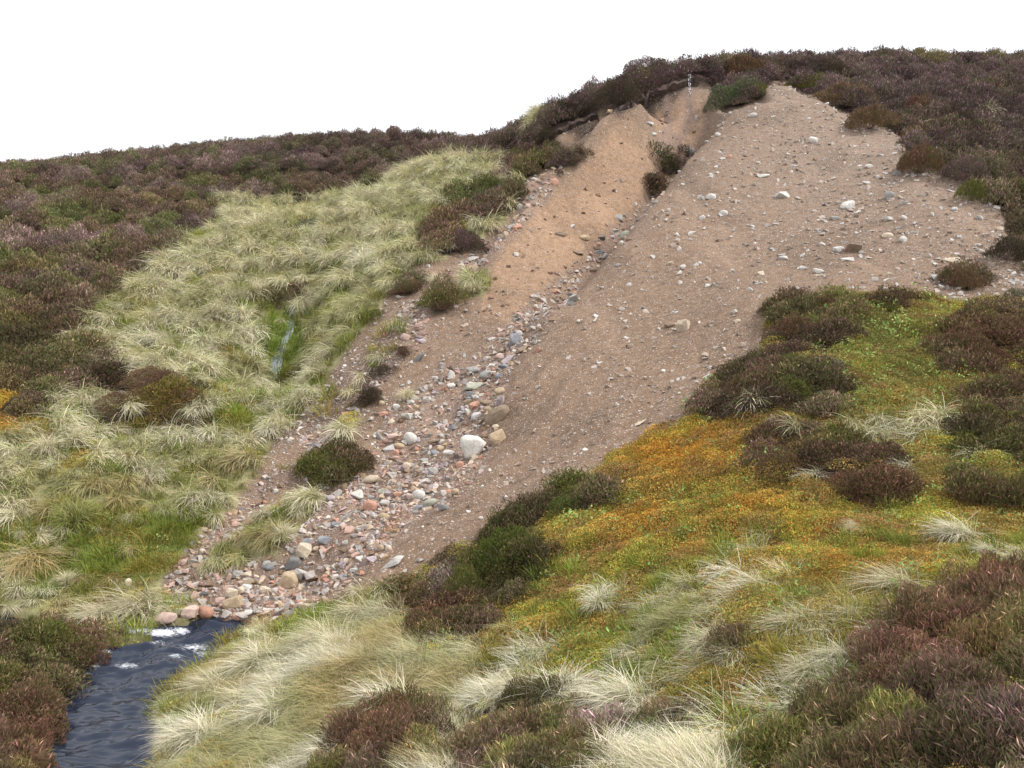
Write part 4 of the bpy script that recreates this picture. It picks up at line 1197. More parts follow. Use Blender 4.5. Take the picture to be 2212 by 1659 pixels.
 (1923,427,20,20,'wedge','grey',"grey triangular boulder on the right of the scree",0,SCR,B),
 (1920,476,26,10,'wedge','pale grey',"flat pale stone below the grey triangular boulder",-5,SCR),
 (1648,381,27,7,'slab','white',"thin white slab left of the scree's centre",0,SCR),
 (1848,540,34,22,'block','brown',"brown grey boulder, the darkest on the lower right scree",-8,SCR,B),
 (1811,540,24,12,'wedge','pale grey',"pale wedge left of the brown grey boulder",10,SCR),
 (1831,562,26,10,'wedge','white',"flat white stone below the brown grey boulder",-8,SCR),
 (1951,521,17,14,'round','pale grey',"rounded pale stone on the right of the scree",0,SCR),
 (1918,511,22,11,'round','cream',"cream oval stone left of the rounded pale one",0,SCR),
 (2057,563,46,14,'slab','cream',"longest pale slab, at the scree's right edge",-10,SCR,B),
 (2025,602,28,14,'block','pale grey',"bluish white block left of the lone bush on the right scree",0,SCR,B),
 (1768,588,22,11,'wedge','white',"white wedge, upper one of two above the flank heather",-8,SCR),
 (1765,599,17,9,'block','cream',"cream block, lower one of two above the flank heather",0,SCR),
 (1691,559,27,10,'slab','pale grey',"pale flat stone in the centre of the lower scree",8,SCR),
 (1735,581,20,10,'wedge','pale grey',"pale wedge right of the lower scree's flat stone",0,SCR),
 (1877,361,16,9,'round','white',"white oval stone high on the right of the scree",0,SCR),
 (1871,394,20,6,'slab','pale grey',"thin pale slab below the high white oval stone",-10,SCR),
 (1495,506,19,8,'wedge','white',"white sliver above the lower scree's left edge",15,SCR),
 (1490,331,20,13,'block','grey',"grey angular stone on the rim of the gully",35,GUL),
 (1484,322,17,6,'slab','dark grey',"dark sliver above the grey angular stone on the rim",30,GUL),
 (1576,340,10,8,'round','salmon',"orange stone, the only one on the upper scree",0,SCR),
 (1775,529,18,8,'slab','white',"white flat stone left of the pale wedge",0,SCR),
 (1803,473,19,10,'wedge','grey',"grey low stone below the tilted white block",0,SCR),
 (2117,473,18,9,'slab','pale grey',"pale stone at the scree's edge below the right moor",-15,SCR),
 (1588,675,13,10,'wedge','white',"bright white chip low on the scree",0,SCR),
 (1593,696,13,8,'slab','cream',"cream chip under the bright white one",0,SCR),
 (1721,627,22,10,'wedge','pale grey',"pale wedge against the flank heather",-20,SCR),
 (1528,818,16,11,'block','pale grey',"pale grey block beside the flank heather's lower corner",30,SCR),
 (1638,751,15,6,'slab','grey',"thin grey stone beside the flank heather",10,SCR),
 (1381,917,30,8,'slab','cream',"long pale sliver low on the scree above the orange moss",35,SCR),
 (1320,242,20,8,'slab','tan',"tan slab below the hanging heather of the scar",0,GUL),
 (1404,268,22,8,'slab','pale grey',"pale slab behind the tip of the sandy spur",-3,GUL),
 (1412,292,14,9,'wedge','white',"white wedge below the pale slab behind the spur",18,GUL),
 (1504,263,7,13,'wedge','pale grey',"small upright stone in the headwall under the seep",0,GUL),
 (1430,262,10,7,'block','rust red',"reddish chip in the headwall",10,GUL),
]
for h in HAND:
    put_stone(*h[:7], tilt=h[7], group=h[8], name=h[9] if len(h) > 9 else "stone", var=h[10] if len(h) > 10 else None)
# the next largest stones, each named after the marked stone it lies by
taken = np.array([(s[0], s[1], s[2]) for s in STONES])
SHORT = {0: "largest pale boulder", 1: "rounded white boulder", 2: "long brown boulder", 4: "pale grey block of the upper fan", 8: "loaf shaped cream stone", 9: "salmon red block", 10: "whitish rounded stone",
         13: "cream square block", 15: "big tan boulder", 17: "flat blue grey slate", 21: "long thin slab", 22: "tan cobble in reddish earth", 26: "white faceted stone", 30: "tilted greenish slab",
         39: "row of small slabs", 43: "fan's grass tuft", 47: "fan's salmon chip", 50: "cream stone on fine gravel", 63: "long tan block", 66: "pink brown block", 69: "pale cream wedge", 60: "pink triangular stone"}
key_i = list(SHORT)
key_p = np.array([(HAND[i][0], HAND[i][1]) for i in key_i], float)
key_n = [SHORT[i] for i in key_i]
GUL_KEYS = [(1114,739,"cracked blue grey boulder"),(1160,660,"foot of the sandy spur"),(1240,585,"gully bend below the spur"),(1300,520,"dark stone in the gully"),(1400,445,"two gully bushes"),(874,731,"pinkish cream margin stone"),
            (1000,575,"pale tan stone in the left gully"),(1081,512,"cream stone in the left gully"),(1150,420,"head of the left gully"),(600,1060,"fan's left runnel"),(400,1240,"runnel's lower end")]
SCR_KEYS = [(1476,709,"pale upright scree boulder"),(1536,427,"round white scree boulder"),(1691,423,"white oblong boulder"),(1831,446,"tilted white block"),(1848,540,"brown grey scree boulder"),(1923,427,"grey triangular boulder"),
            (2057,563,"longest pale slab"),(1758,305,"upper scree's white boulder"),(1626,251,"top of the scree"),(1691,559,"lower scree's flat stone"),(1588,675,"bright white chip"),(1241,649,"grey block by the gully")]
def word_dir(du, dv):
    if abs(du) > 1.6 * abs(dv): return "right of" if du > 0 else "left of"
    if abs(dv) > 1.6 * abs(du): return "below" if dv > 0 else "above"
    return ("below right of" if du > 0 else "below left of") if dv > 0 else ("above right of" if du > 0 else "above left of")
KW = {'round': ["rounded", "oval", "egg shaped"], 'block': ["blocky", "square cut", "angular"], 'slab': ["flat", "thin", "slab like"], 'wedge': ["pointed", "wedge shaped", "faceted"]}
used_labels = set(s[4] for s in STONES)
r5 = np.random.default_rng(55)
def free_spot(u, v, w):
    global taken
    if len(taken) and np.min(np.hypot(taken[:, 0] - u, (taken[:, 1] - v) * 1.3) - (taken[:, 2] + w) * .36) < 0: return False
    taken = np.vstack([taken, (u, v, w)]); return True
def auto_stones(count, area_fn, keys, where, group, sizes, cols):
    made = 0
    kp = np.array([(k[0], k[1]) for k in keys], float)
    for _ in range(count * 60):
        if made >= count: break
        u, v = area_fn()
        rg = int(region(np.array([u]), np.array([v]))[0])
        if rg not in where: continue
        w = sizes[0] + (sizes[1] - sizes[0]) * r5.random() ** 1.8
        if not free_spot(u, v, w): continue
        kind = r5.choice(['round', 'block', 'slab', 'wedge'], p=[.28, .34, .16, .22])
        h = w * {'round': .68, 'block': .72, 'slab': .4, 'wedge': .75}[kind] * (.85 + .3 * r5.random())
        col = r5.choice(cols)
        i = int(np.argmin(np.hypot(kp[:, 0] - u, kp[:, 1] - v)))
        dr = word_dir(u - kp[i, 0], v - kp[i, 1])
        lab = None
        for wd in r5.permutation(KW[kind]):
            for pre in ("", "small " if w < (sizes[0] + sizes[1]) * .4 else "larger ", "near " , "far "):
                if pre in ("near ", "far "):
                    t = f"{wd} {col} stone a little way {dr} the {keys[i][2]}" if pre == "far " else f"{wd} {col} stone close {dr} the {keys[i][2]}"
                else: t = f"{pre}{wd} {col} stone {dr} the {keys[i][2]}"
                if t not in used_labels: lab = t; break
            if lab: break
        if lab is None: continue
        used_labels.add(lab)
        put_stone(u, v, w, h, str(kind), str(col), lab, tilt=float(r5.normal() * 14), group=group)
        made += 1
FC = ['pale grey', 'grey', 'pink', 'cream', 'white', 'tan', 'mauve', 'brown', 'slate blue', 'salmon']
auto_stones(96, lambda: (r5.uniform(390, 1100), r5.uniform(860, 1340)), [(a, b, c) for (a, b), c in zip(key_p, key_n)], (R_FAN,), FAN, (11, 23), FC)
auto_stones(34, lambda: (r5.uniform(860, 1330), r5.uniform(380, 880)), GUL_KEYS, (R_FAN,), GUL, (9, 18), FC)
auto_stones(34, lambda: (r5.uniform(1240, 2180), r5.uniform(230, 800)), SCR_KEYS, (R_SCREE,), SCR, (9, 15), ['white', 'pale grey', 'cream', 'grey'])

# gravel and cobbles too many to count
S = spots(.0036, 5)
r = S['r']
isf = S['reg'] == R_FAN; iss = S['reg'] == R_SCREE; isa = S['reg'] == R_SAND; isp = S['reg'] == R_PEAT
clump = fbm(S['x'] / 1.2, S['y'] / 1.2, 261, 3)
upper = sstep(1350, 1900, S['u']) * sstep(640, 380, S['v']) + sstep(1950, 2150, S['u']) * sstep(480, 600, S['v'])
margin = sstep(900, 700, S['u']) * (S['v'] > 650)
patch = sstep(.40, .56, fbm(S['x'] / .9, S['y'] / .9, 263, 3))
pr = np.where(isf, .62 + .36 * patch, 0) + np.where(iss, .09 + .20 * sstep(.45, .65, clump) + .46 * upper + .5 * sstep(1850, 2150, S['u']) * sstep(400, 560, S['v']) + .70 * margin, 0) + np.where(isa, .16, 0) + np.where(isp, .6, 0)
S = take(S, r.random(S['n']) < pr)
n = S['n']; isf = S['reg'] == R_FAN
isa = S['reg'] == R_SAND
sz = np.where(isf, .018 + .080 * r.random(n) ** 2.6, .013 + .075 * r.random(n) ** 4.2)
big = (r.random(n) < .10) & isf
sz = np.where(isf, sz * (1 + .25 * sstep(1050, 1250, S['v'])), sz)
sz = np.where(big, sz + .06 * r.random(n), sz) * np.clip(S['step'] / .085, .9, 1.45)
pal = np.array([SC[k] for k in ('pale grey', 'pink', 'cream', 'grey', 'mauve', 'brown', 'white', 'salmon', 'tan')])
c = pal[r.choice(9, n, p=[.24, .20, .13, .13, .08, .08, .07, .02, .05])]
cs = np.array([(.46, .40, .35), (.54, .515, .48), (.36, .29, .24), (.25, .19, .15)])[r.choice(4, n, p=[.32, .22, .26, .20])]
c = np.where(isf[:, None], c * np.array([.88, .82, .79]), cs) * (.8 + .35 * r.random(n))[:, None]
c = np.where((isa & (r.random(n) < .7))[:, None], np.array([.20, .135, .10]), c)
rot = np.stack([r.normal(size=n) * .5, r.normal(size=n) * .5, r.random(n) * 6.283], -1)
m = isf
for mm, nm, lb in ((m, "cobbles", "pinkish grey cobbles and gravel spilling down the gully to the burn"), (~m, "gravel", "fine pale gravel strewn over the bare scree")):
    q = mm.nonzero()[0]
    scl = np.stack([sz * (.8 + .7 * r.random(n)), sz * (.8 + .5 * r.random(n)), sz * (.45 + .45 * r.random(n))], -1)
    scatter(nm, lb, "stones", np.stack([S['x'], S['y'], S['z'] + sz * .02], -1)[q], rot[q], scl[q], c[q], r.integers(0, 9, n)[q], PEB)
# ------------------------------------------------------------------ heather bushes one can tell apart
M_STEM, nt, bsdf = new_mat("woody_stem")
bsdf.inputs["Roughness"].default_value = .9
_n = N(nt, "ShaderNodeTexNoise"); _n.inputs["Scale"].default_value = 30
nt.links.new(ramp(nt, _n.outputs["Fac"], [(.3, (.10, .075, .06, 1)), (.7, (.24, .20, .18, 1))]), bsdf.inputs["Base Color"])
def bush_meshes(seed, R, Hh, n, ln, wd, ns):
    V, Fc, col = heather_shape(seed, R, Hh, n, ln, wd)
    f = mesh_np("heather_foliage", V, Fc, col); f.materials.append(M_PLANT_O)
    V, Fc, col = stems_shape(seed, R, Hh, ns)
    s = mesh_np("heather_stems", V, Fc); s.materials.append(M_STEM)
    return f, s
BUSH = {'s': [bush_meshes(400 + i, .25, .22, 800, .060, .0040, 10) for i in range(3)],
        'm': [bush_meshes(410 + i, .5, .40, 3600, .062, .0042, 16) for i in range(4)],
        'l': [bush_meshes(420 + i, .9, .66, 9000, .075, .0058, 24) for i in range(4)]}
GA, GB = "heather bushes along the top of the scar", "heather bushes at the scree's right edge"
RB = {'s': (.25, .24), 'm': (.5, .42), 'l': (.9, .70)}
HT = {'brown': (.235, .155, .115), 'red': (.205, .125, .098), 'olive': (.195, .190, .078), 'green': (.140, .155, .058), 'purple': (.215, .155, .165), 'dark': (.125, .095, .085),
      'mauve': (.42, .34, .36), 'orange': (.24, .165, .075), 'greygreen': (.20, .205, .15)}
def put_bush(u, vb, w, h, tone, label, group, tilt=.7):
    p = ground(u, vb)
    k = p[1] / F
    rw, hh = w * k / 2, h * k
    key = 's' if rw < .36 else ('m' if rw < .72 else 'l')
    f, s = BUSH[key][rng.integers(len(BUSH[key]))]
    root = link("heather_bush", None, label=label, category="heather bush", group=group)
    gx, gy = (float(a) for a in slope(p[0], p[1]))
    root.location = (p[0], p[1] + rw * .55, float(height(p[0], p[1] + rw * .55)) + (.10 if p[1] > 20 else -.02))
    e = euler_from(*(np.array([a]) for a in (-gx * tilt, -gy * tilt, 1.0)), np.array([rng.random() * 6.283]))[0]
    root.rotation_euler = Euler(e)
    sh = max(.5, min(1.5, hh * (1.05 if group == GB else .95 if group == GA else .70 if p[1] > 20 else .62 if p[1] > 9.5 else .50) / RB[key][1]))
    root.scale = (rw / RB[key][0], rw / RB[key][0], sh)
    fo = link("foliage", f, parent=root)
    c = (1.3 if p[1] < 9 else 1.0) * np.array(HT[tone]) * (.92 + .16 * rng.random()); fo.color = (*c, 1)
    link("stem", s, parent=root)
    return root
GA, GB, GC, GD, GE, GF_, GG = ("heather bushes along the top of the scar", "heather bushes at the scree's right edge", "heather bushes on the bare margin and gullies", "heather bushes of the side valley",
                          "heather bushes on the mossy flank", "heather bushes of the foreground", "heather bushes on the burn's left bank")
BUSHES = [
 (1410,216,140,60,'purple',"big dark heather bush hanging over the scar left of the seep",GA),
 (1340,232,90,46,'dark',"dark heather bush hanging over the tip of the sandy spur",GA),
 (1285,248,80,44,'purple',"purple heather bush on the scar edge left of the sandy spur",GA),
 (1228,268,70,40,'dark',"dark heather bush where the scar edge starts to drop left",GA),
 (1535,172,80,36,'purple',"purple heather bush on the skyline right of the seep",GA),
 (1612,174,120,52,'red',"reddish heather bush on the skyline above the top of the scree",GA),
 (1705,170,110,52,'purple',"broad purple heather bush on the skyline, second right of the seep",GA),
 (1800,182,120,46,'dark',"dark heather bush above the olive cushion near the scree top",GA),
 (1592,232,110,58,'greygreen',"grey green heather bush perched at the top of the scree",GA),
 (1642,214,60,26,'olive',"low olive heather bush touching the grey green one",GA),
 (1755,200,84,28,'olive',"low olive heather cushion beside the gravel at the scree top",GA),
 (1840,238,130,40,'brown',"brown heather bush along the scree's upper right edge",GB),
 (1890,286,100,44,'brown',"brown heather bush just above the orange tinged cushion",GB),
 (1985,322,68,38,'orange',"orange tinged heather cushion on the scree's right edge",GB),
 (1990,272,92,56,'red',"rusty brown heather bush uphill from the orange cushion",GB),
 (2070,300,100,50,'dark',"dark heather bush right of the rusty brown one",GB),
 (2000,384,104,52,'brown',"brown heather bush bulging onto the scree below the orange cushion",GB),
 (2096,408,100,46,'purple',"purplish heather bush right of the bulging brown one",GB),
 (2108,444,66,40,'olive',"olive green heather bush at the scree edge on the far right",GB),
 (2190,575,90,84,'dark',"dark heather bush at the frame's right edge beside the scree",GB),
 (2087,632,76,40,'brown',"lone brown heather bush on the stony right of the scree",GB),
 (2202,642,44,20,'greygreen',"low grey green heather tuft by the frame's right edge",GB),
 (2014,652,46,20,'green',"small green heather tuft below the lone brown bush",GB),
 (1449,380,58,52,'dark',"upper of two dark bushes in the gully beside the scree",GC),
 (1407,434,46,40,'dark',"lower of two dark bushes in the gully beside the scree",GC),
 (1218,366,72,42,'purple',"purple heather bush at the head of the left gully",GC),
 (1252,350,30,26,'dark',"small dark bush right of the one at the left gully's head",GC),
 (1208,386,26,14,'red',"tiny reddish bush below the left gully's head",GC),
 (1180,322,56,40,'dark',"dark heather bush on the grassy ridge below the skyline",GC),
 (1125,352,84,40,'olive',"olive heather bush on the ridge left of the left gully",GC),
 (1105,398,70,34,'dark',"dark heather bush midway down the ridge",GC),
 (1075,470,96,62,'brown',"broad dark brown heather bush on the ridge above the white slab",GC),
 (1005,474,84,48,'olive',"olive heather bush left of the broad dark brown one",GC),
 (990,552,94,56,'purple',"purple brown heather bush at the lower end of the ridge",GC),
 (930,532,56,34,'greygreen',"grey green heather bush in the grass left of the purple brown one",GC),
 (958,682,62,28,'brown',"low brown heather bush on the bare margin",GC),
 (880,640,84,30,'brown',"long brown heather bush between grass and bare margin",GC),
 (795,706,76,26,'olive',"low olive heather bush at the grass edge above the margin",GC),
 (872,782,34,28,'red',"small reddish bush among white stones on the margin",GC),
 (820,826,66,24,'dark',"dark heather strip under the margin's stones",GC),
 (795,880,58,50,'dark',"dark heather island at the top left of the fan",GC),
 (722,1052,118,66,'olive',"rounded olive heather hummock on the fan's left edge",GC),
 (796,996,26,18,'brown',"tiny brown bush above the olive hummock",GC),
 (868,772,28,20,'dark',"little dark bush left of the leaning dark slab",GC),
 (640,668,54,30,'brown',"brown heather bush above the trickle in the side valley",GD),
 (655,502,70,24,'greygreen',"grey green heather bush in the upper grass of the side valley",GD),
 (655,448,86,22,'dark',"dark heather bush where the moor meets the upper grass",GD),
 (250,924,96,38,'brown',"brown heather on the peat bank, left half",GD),
 (360,934,110,38,'orange',"orange brown heather on the peat bank, right half",GD),
 (300,862,130,40,'brown',"brown heather bush on the upper bank of the side valley",GD),
 (395,876,70,26,'dark',"dark heather bush at the right end of the upper bank",GD),
 (75,906,46,28,'mauve',"greyish mauve dead heather bush in orange moss on the left",GD),
 (1000,315,60,18,'dark',"dark heather bush on the far hill where its grass begins",GD),
 (905,338,70,20,'brown',"brown heather bush above the highest grass of the side valley",GD),
 (1725,735,110,80,'red',"purplish red heather bush at the flank's top left corner",GE),
 (1800,668,110,42,'brown',"brown heather bush on the flank's top edge against the scree",GE),
 (1915,676,110,36,'olive',"olive heather bush on the flank's top edge below the lone bush",GE),
 (1812,808,56,46,'mauve',"grey mauve dead heather bush standing out on the flank",GE),
 (2105,780,180,92,'red',"big red brown heather bush at the right of the flank",GE),
 (2190,720,100,60,'brown',"brown heather bush at the frame edge behind the big red brown one",GE),
 (1560,884,90,50,'dark',"dark heather bush at the flank's left tip",GE),
 (1622,842,110,54,'brown',"brown heather bush just above the flank's left tip",GE),
 (1718,862,120,56,'olive',"olive brown heather bush left of the dead mauve one's foot",GE),
 (1690,930,90,40,'mauve',"pinkish grey heather bush at the edge of the orange moss",GE),
 (1900,1086,170,104,'red',"large red brown heather bush in the middle of the flank",GE),
 (1690,1036,130,80,'brown',"brown heather bush beside the orange moss",GE),
 (1790,1004,130,76,'brown',"brown heather bush between the orange moss and the large red brown bush",GE),
 (2090,960,130,60,'olive',"olive heather bush on the right of the flank",GE),
 (2150,1090,140,84,'brown',"brown heather bush at the flank's lower right",GE),
 (2190,890,90,44,'dark',"dark heather bush at the frame edge, mid flank",GE),
 (1442,1162,66,30,'brown',"small brown heather bush in the orange moss",GE),
 (1575,1424,62,44,'brown',"small brown heather bush in bleached grass of the near bank",GE),
 (1095,1228,150,112,'green',"big green heather bush against the foot of the scree",GE),
 (1005,1300,120,104,'olive',"olive heather bush left below the big green one",GE),
 (1165,1180,80,50,'olive',"small olive heather bush right of the big green one",GE),
 (925,1386,130,104,'red',"red brown heather bush at the bottom left of the scree",GE),
 (962,1272,86,56,'mauve',"mauve grey straggly heather beside bare earth",GE),
 (1238,1112,130,56,'green',"bright green heather bush on the scree's lower edge",GE),
 (1035,1404,62,38,'dark',"small dark heather bush below the red brown one",GE),
 (848,1330,46,60,'brown',"narrow brown heather bush by the fan's right toe",GE),
 (2000,1510,290,160,'red',"largest reddish heather bush at the lower right",GF_),
 (2160,1360,190,110,'brown',"brown heather bush behind the largest reddish one",GF_),
 (1720,1655,240,120,'olive',"olive brown heather bush at the bottom edge, right of centre",GF_),
 (1930,1690,280,140,'brown',"brown heather bush at the bottom edge below the largest reddish one",GF_),
 (2160,1650,170,130,'brown',"greyish brown heather bush in the bottom right corner",GF_),
 (1150,1612,180,92,'olive',"olive heather bush at the bottom centre between pale grasses",GF_),
 (1260,1596,140,74,'red',"reddish heather bush right of the bottom centre olive one",GF_),
 (1330,1640,110,66,'mauve',"pale mauve dead heather at the bottom centre",GF_),
 (1050,1668,150,90,'brown',"brown heather bush at the bottom edge, left of centre",GF_),
 (830,1650,180,104,'red',"red brown heather bush at the bottom edge, lower left",GF_),
 (915,1600,90,60,'brown',"brown heather bush beside a pale tuft, lower left",GF_),
 (1440,1600,130,60,'dark',"dark heather bush right of the pale mauve dead heather",GF_),
 (1100,1550,60,36,'green',"small green heather bush below the white grass",GF_),
 (60,1420,170,100,'olive',"olive heather bush at the left frame edge above the burn",GG),
 (165,1440,120,90,'red',"reddish heather bush leaning over the burn",GG),
 (40,1560,150,130,'brown',"brown heather bush at the left frame edge beside the burn",GG),
 (30,1680,150,140,'red',"rust red heather bush in the bottom left corner",GG),
]
for b in BUSHES: put_bush(*b)

# ------------------------------------------------------------------ grass tussocks one can tell apart
def tmesh(seed, n, R, L, wd, spread, lean, droop, green):
    V, Fc, col = tussock_shape(seed, n, R, L, wd, spread, lean, droop, green)
    me = mesh_np("tussock_blades", V, Fc, col); me.materials.append(M_PLANT_O); return me
TUS = {'mop': [tmesh(600 + i, 420, .12, .46, .0042, 3.1, .35, 2.0, .12) for i in range(3)],
       'swept': [tmesh(610 + i, 460, .20, .58, .0036, .95, 1.0, .95, .10) for i in range(3)],
       'green': [tmesh(620 + i, 380, .14, .42, .0042, 3.1, .3, 1.5, .65) for i in range(2)]}
GT = {'white': (.88, .85, .75), 'straw': (.78, .735, .59), 'green': (.46, .46, .22), 'tan': (.62, .50, .29)}
def put_tussock(u, vb, w, h, kind, tone, yaw_deg, label, group):
    p = ground(u, vb)
    k = p[1] / F
    s = max(w * k, h * k) / {'mop': .68, 'swept': .72, 'green': .6}[kind]
    me = TUS[kind][rng.integers(len(TUS[kind]))]
    gx, gy = (float(a) for a in slope(p[0], p[1]))
    yaw = math.atan2(-gy, -gx) if yaw_deg is None else math.radians(yaw_deg)
    o = link("grass_tussock", me, label=label, category="grass tussock", group=group)
    o.location = (p[0], p[1] + .1, float(height(p[0], p[1] + .1)) + .03)
    o.rotation_euler = Euler(euler_from(*(np.array([a]) for a in (-gx * .5, -gy * .5, 1.0)), np.array([yaw]))[0])
    o.scale = (s, s, s * (.68 if kind == 'swept' else .9))
    o.color = (*GT[tone], 1)
TA, TB_, TCc = "grass tussocks of the near bank", "grass tussocks of the side valley", "grass tufts on the bare ground"
TUSS = [
 (1300,1330,86,80,'mop','white',None,"lone pale tussock like a mop in the yellow moss",TA),
 (1095,1512,130,60,'swept','white',190,"white swept tussock behind the bottom centre heather",TA),
 (1215,1526,140,50,'swept','white',10,"white flattened tussock right of the white swept one",TA),
 (850,1545,160,60,'swept','white',185,"white swept tussock above the lower left heather",TA),
 (1370,1536,170,70,'swept','white',180,"wide bleached tussock right of the flattened white one",TA),
 (930,1640,90,80,'swept','white',170,"cream tuft between two red brown heather bushes at the bottom",TA),
 (1000,1560,70,40,'swept','straw',195,"small straw tuft left of the green heather tuft, foreground",TA),
 (720,1650,130,70,'swept','white',200,"white tuft at the bottom edge left of the lower left heather",TA),
 (1320,1668,170,70,'swept','white',0,"arching pale tussock at the bottom edge, centre",TA),
 (1545,1410,110,54,'swept','straw',200,"straw tussock left of the small brown bush in bleached grass",TA),
 (1600,1440,110,60,'swept','straw',195,"straw tussock hanging below the small brown bush",TA),
 (1645,1288,120,36,'swept','white',195,"pale streak of grass lying across the orange moss",TA),
 (1730,1372,120,40,'swept','straw',185,"pale swept tussock in the middle of the near bank's right",TA),
 (1760,1480,110,60,'swept','straw',195,"fanned straw tussock left of the largest reddish heather",TA),
 (1830,1440,90,50,'swept','white',200,"pale tuft tucked against the largest reddish heather",TA),
 (2085,1170,110,46,'swept','white',185,"pale swept tussock on the right below the yellow green moss",TA),
 (2152,1200,60,40,'swept','white',195,"small hanging tuft right of the pale swept one",TA),
 (2200,1225,50,40,'swept','straw',195,"tuft at the frame's right edge above the foreground heather",TA),
 (1960,1290,150,36,'swept','straw',195,"straw grass lying above the brown foreground heather",TA),
 (1860,1158,50,36,'swept','straw',200,"little straw tuft in the orange moss, upper right",TA),
 (780,1345,120,70,'swept','straw',210,"straw tussock against the red brown heather's left side",TA),
 (700,1400,130,60,'swept','straw',200,"straw tussock in the near bank's upper left",TA),
 (560,1450,130,60,'swept','white',195,"pale tussock on the near bank above the burn",TA),
 (460,1500,110,56,'swept','straw',200,"straw tussock overhanging the burn's right side",TA),
 (430,1610,140,70,'swept','white',190,"pale tussock at the burn's right side, nearest the bottom",TA),
 (600,1560,140,64,'swept','white',190,"pale swept tussock in the lower left grass",TA),
 (660,1110,80,56,'mop','straw',None,"straw tussock beside the fan's left edge",TCc),
 (878,872,46,38,'mop','straw',None,"lone grass tuft standing among the fan's stones",TCc),
 (1025,640,58,44,'mop','straw',None,"dry grass tuft at the foot of the sandy spur",TCc),
 (745,948,50,46,'swept','straw',None,"dry tuft on the bare margin above the olive hummock",TCc),
 (940,622,50,30,'mop','straw',None,"dry tuft beside the margin's low brown bush",TCc),
 (610,1180,70,40,'mop','straw',None,"straw tuft in the green strip between runnel and fan",TCc),
 (545,1165,50,34,'swept','green',None,"green tuft at the lower part of the green strip",TCc),
 (560,505,90,56,'mop','straw',None,"straw tussock at the top left of the valley grass",TB_),
 (500,480,70,46,'mop','straw',None,"straw tussock in the notch of the left heather",TB_),
 (390,530,54,34,'mop','straw',None,"straw tussock at the heather's edge, left of the notch",TB_),
 (255,528,40,22,'mop','white',None,"white tuft alone in the left hill's heather",TB_),
 (790,585,80,40,'mop','white',None,"pale tussock right of the trickle's upper valley",TB_),
 (470,690,80,44,'swept','straw',None,"straw tussock in the middle of the valley grass",TB_),
 (560,640,60,36,'mop','straw',None,"straw tussock left of the bush above the trickle",TB_),
 (350,745,90,44,'swept','white',None,"pale tussock on the left of the valley grass",TB_),
 (240,790,90,36,'swept','white',None,"pale tussock at the end of the left heather",TB_),
 (520,880,50,34,'mop','straw',None,"straw tuft right of the peat bank's upper heather",TB_),
 (500,950,80,56,'mop','green',None,"drooping tuft over the dark end of the peat bank",TB_),
 (210,975,50,54,'swept','white',None,"white hanging tuft below the peat bank on the left",TB_),
 (100,990,80,60,'mop','straw',None,"straw tussock at the left below the orange moss",TB_),
 (30,1000,60,50,'mop','straw',None,"straw tussock at the left frame edge below the orange moss",TB_),
 (160,1150,100,60,'green','green',None,"green rushy clump on the left flat above the burn",TB_),
 (60,1230,120,60,'swept','tan',None,"tan flattened sedge by the left frame edge",TB_),
 (140,1275,60,36,'mop','straw',None,"straw tuft on the flat behind the left bank heather",TB_),
 (300,1325,130,50,'swept','straw',None,"straw tussock drooping toward the small waterfall",TB_),
 (210,1350,90,50,'swept','straw',None,"straw tussock above the left bank's reddish heather",TB_),
 (660,860,60,50,'swept','white',None,"white combed tussock right of the trickle's foot",TB_),
 (620,930,70,44,'swept','white',None,"white combed tussock at the valley's foot",TB_),
]
for t_ in TUSS: put_tussock(*t_)

# ------------------------------------------------------------------ the burn
gxs = np.arange(-12.0, -1.5, .035); gys = np.arange(-5.0, 16.0, .035)
wx, wy = np.meshgrid(gxs, gys)
win = inpoly(wx, wy, WPOLY)
wdd, _, _, _ = polydist(wx, wy, WPOLY + [WPOLY[0]])
wok = win | (wdd < .22)
wz = water_level(wy)
flow = .35 + .65 * sstep(10, 13.5, wy)
warpn = 1.2 * (fbm(wx / .8, wy / .8, 301, 2) - .5)
rip = (fbm(wx / .62 + warpn, wy / .24, 303, 3) - .5) * .15 + (fbm(wx / .17, wy / .075 + warpn, 305, 2) - .5) * .060
wz = wz + rip * (.8 + .7 * flow)
wu, wv = proj(wx, wy, wz)
foam = blob(wu.ravel(), wv.ravel(), [(300, 1362, 50, 11, 1.0), (350, 1366, 55, 13, 1.15), (390, 1363, 30, 12, 1.05), (340, 1388, 60, 8, .74), (420, 1398, 55, 14, .84), (440, 1412, 35, 12, .80), (275, 1438, 45, 10, .86), (380, 1416, 30, 9, .82),
                                     (226, 1407, 18, 9, 1.1), (204, 1438, 18, 6, .9), (190, 1455, 18, 5, .8), (240, 1500, 70, 8, .5), (160, 1552, 60, 8, .5), (250, 1560, 70, 8, .42), (220, 1620, 80, 9, .4)]).reshape(wx.shape)
ids = -np.ones(wx.shape, int); ids[wok] = np.arange(wok.sum())
q = np.stack([ids[:-1, :-1], ids[:-1, 1:], ids[1:, 1:], ids[1:, :-1]], -1).reshape(-1, 4)
q = q[(q >= 0).all(1)]
wme = mesh_np("water", np.stack([wx, wy, wz], -1)[wok], q, None, True)
fa = wme.attributes.new("foam", 'FLOAT', 'POINT'); fa.data.foreach_set("value", foam[wok].astype(np.float32))
M_WATER, nt, bsdf = new_mat("burn_water")
bsdf.inputs["Base Color"].default_value = (.016, .022, .040, 1); bsdf.inputs["Roughness"].default_value = .04; bsdf.inputs["IOR"].default_value = 1.33
fA = N(nt, "ShaderNodeAttribute", attribute_name="foam")
tc = N(nt, "ShaderNodeTexCoord")
mp = N(nt, "ShaderNodeMapping"); mp.inputs["Scale"].default_value = (16, 44, 16); nt.links.new(tc.outputs["Object"], mp.inputs[0])
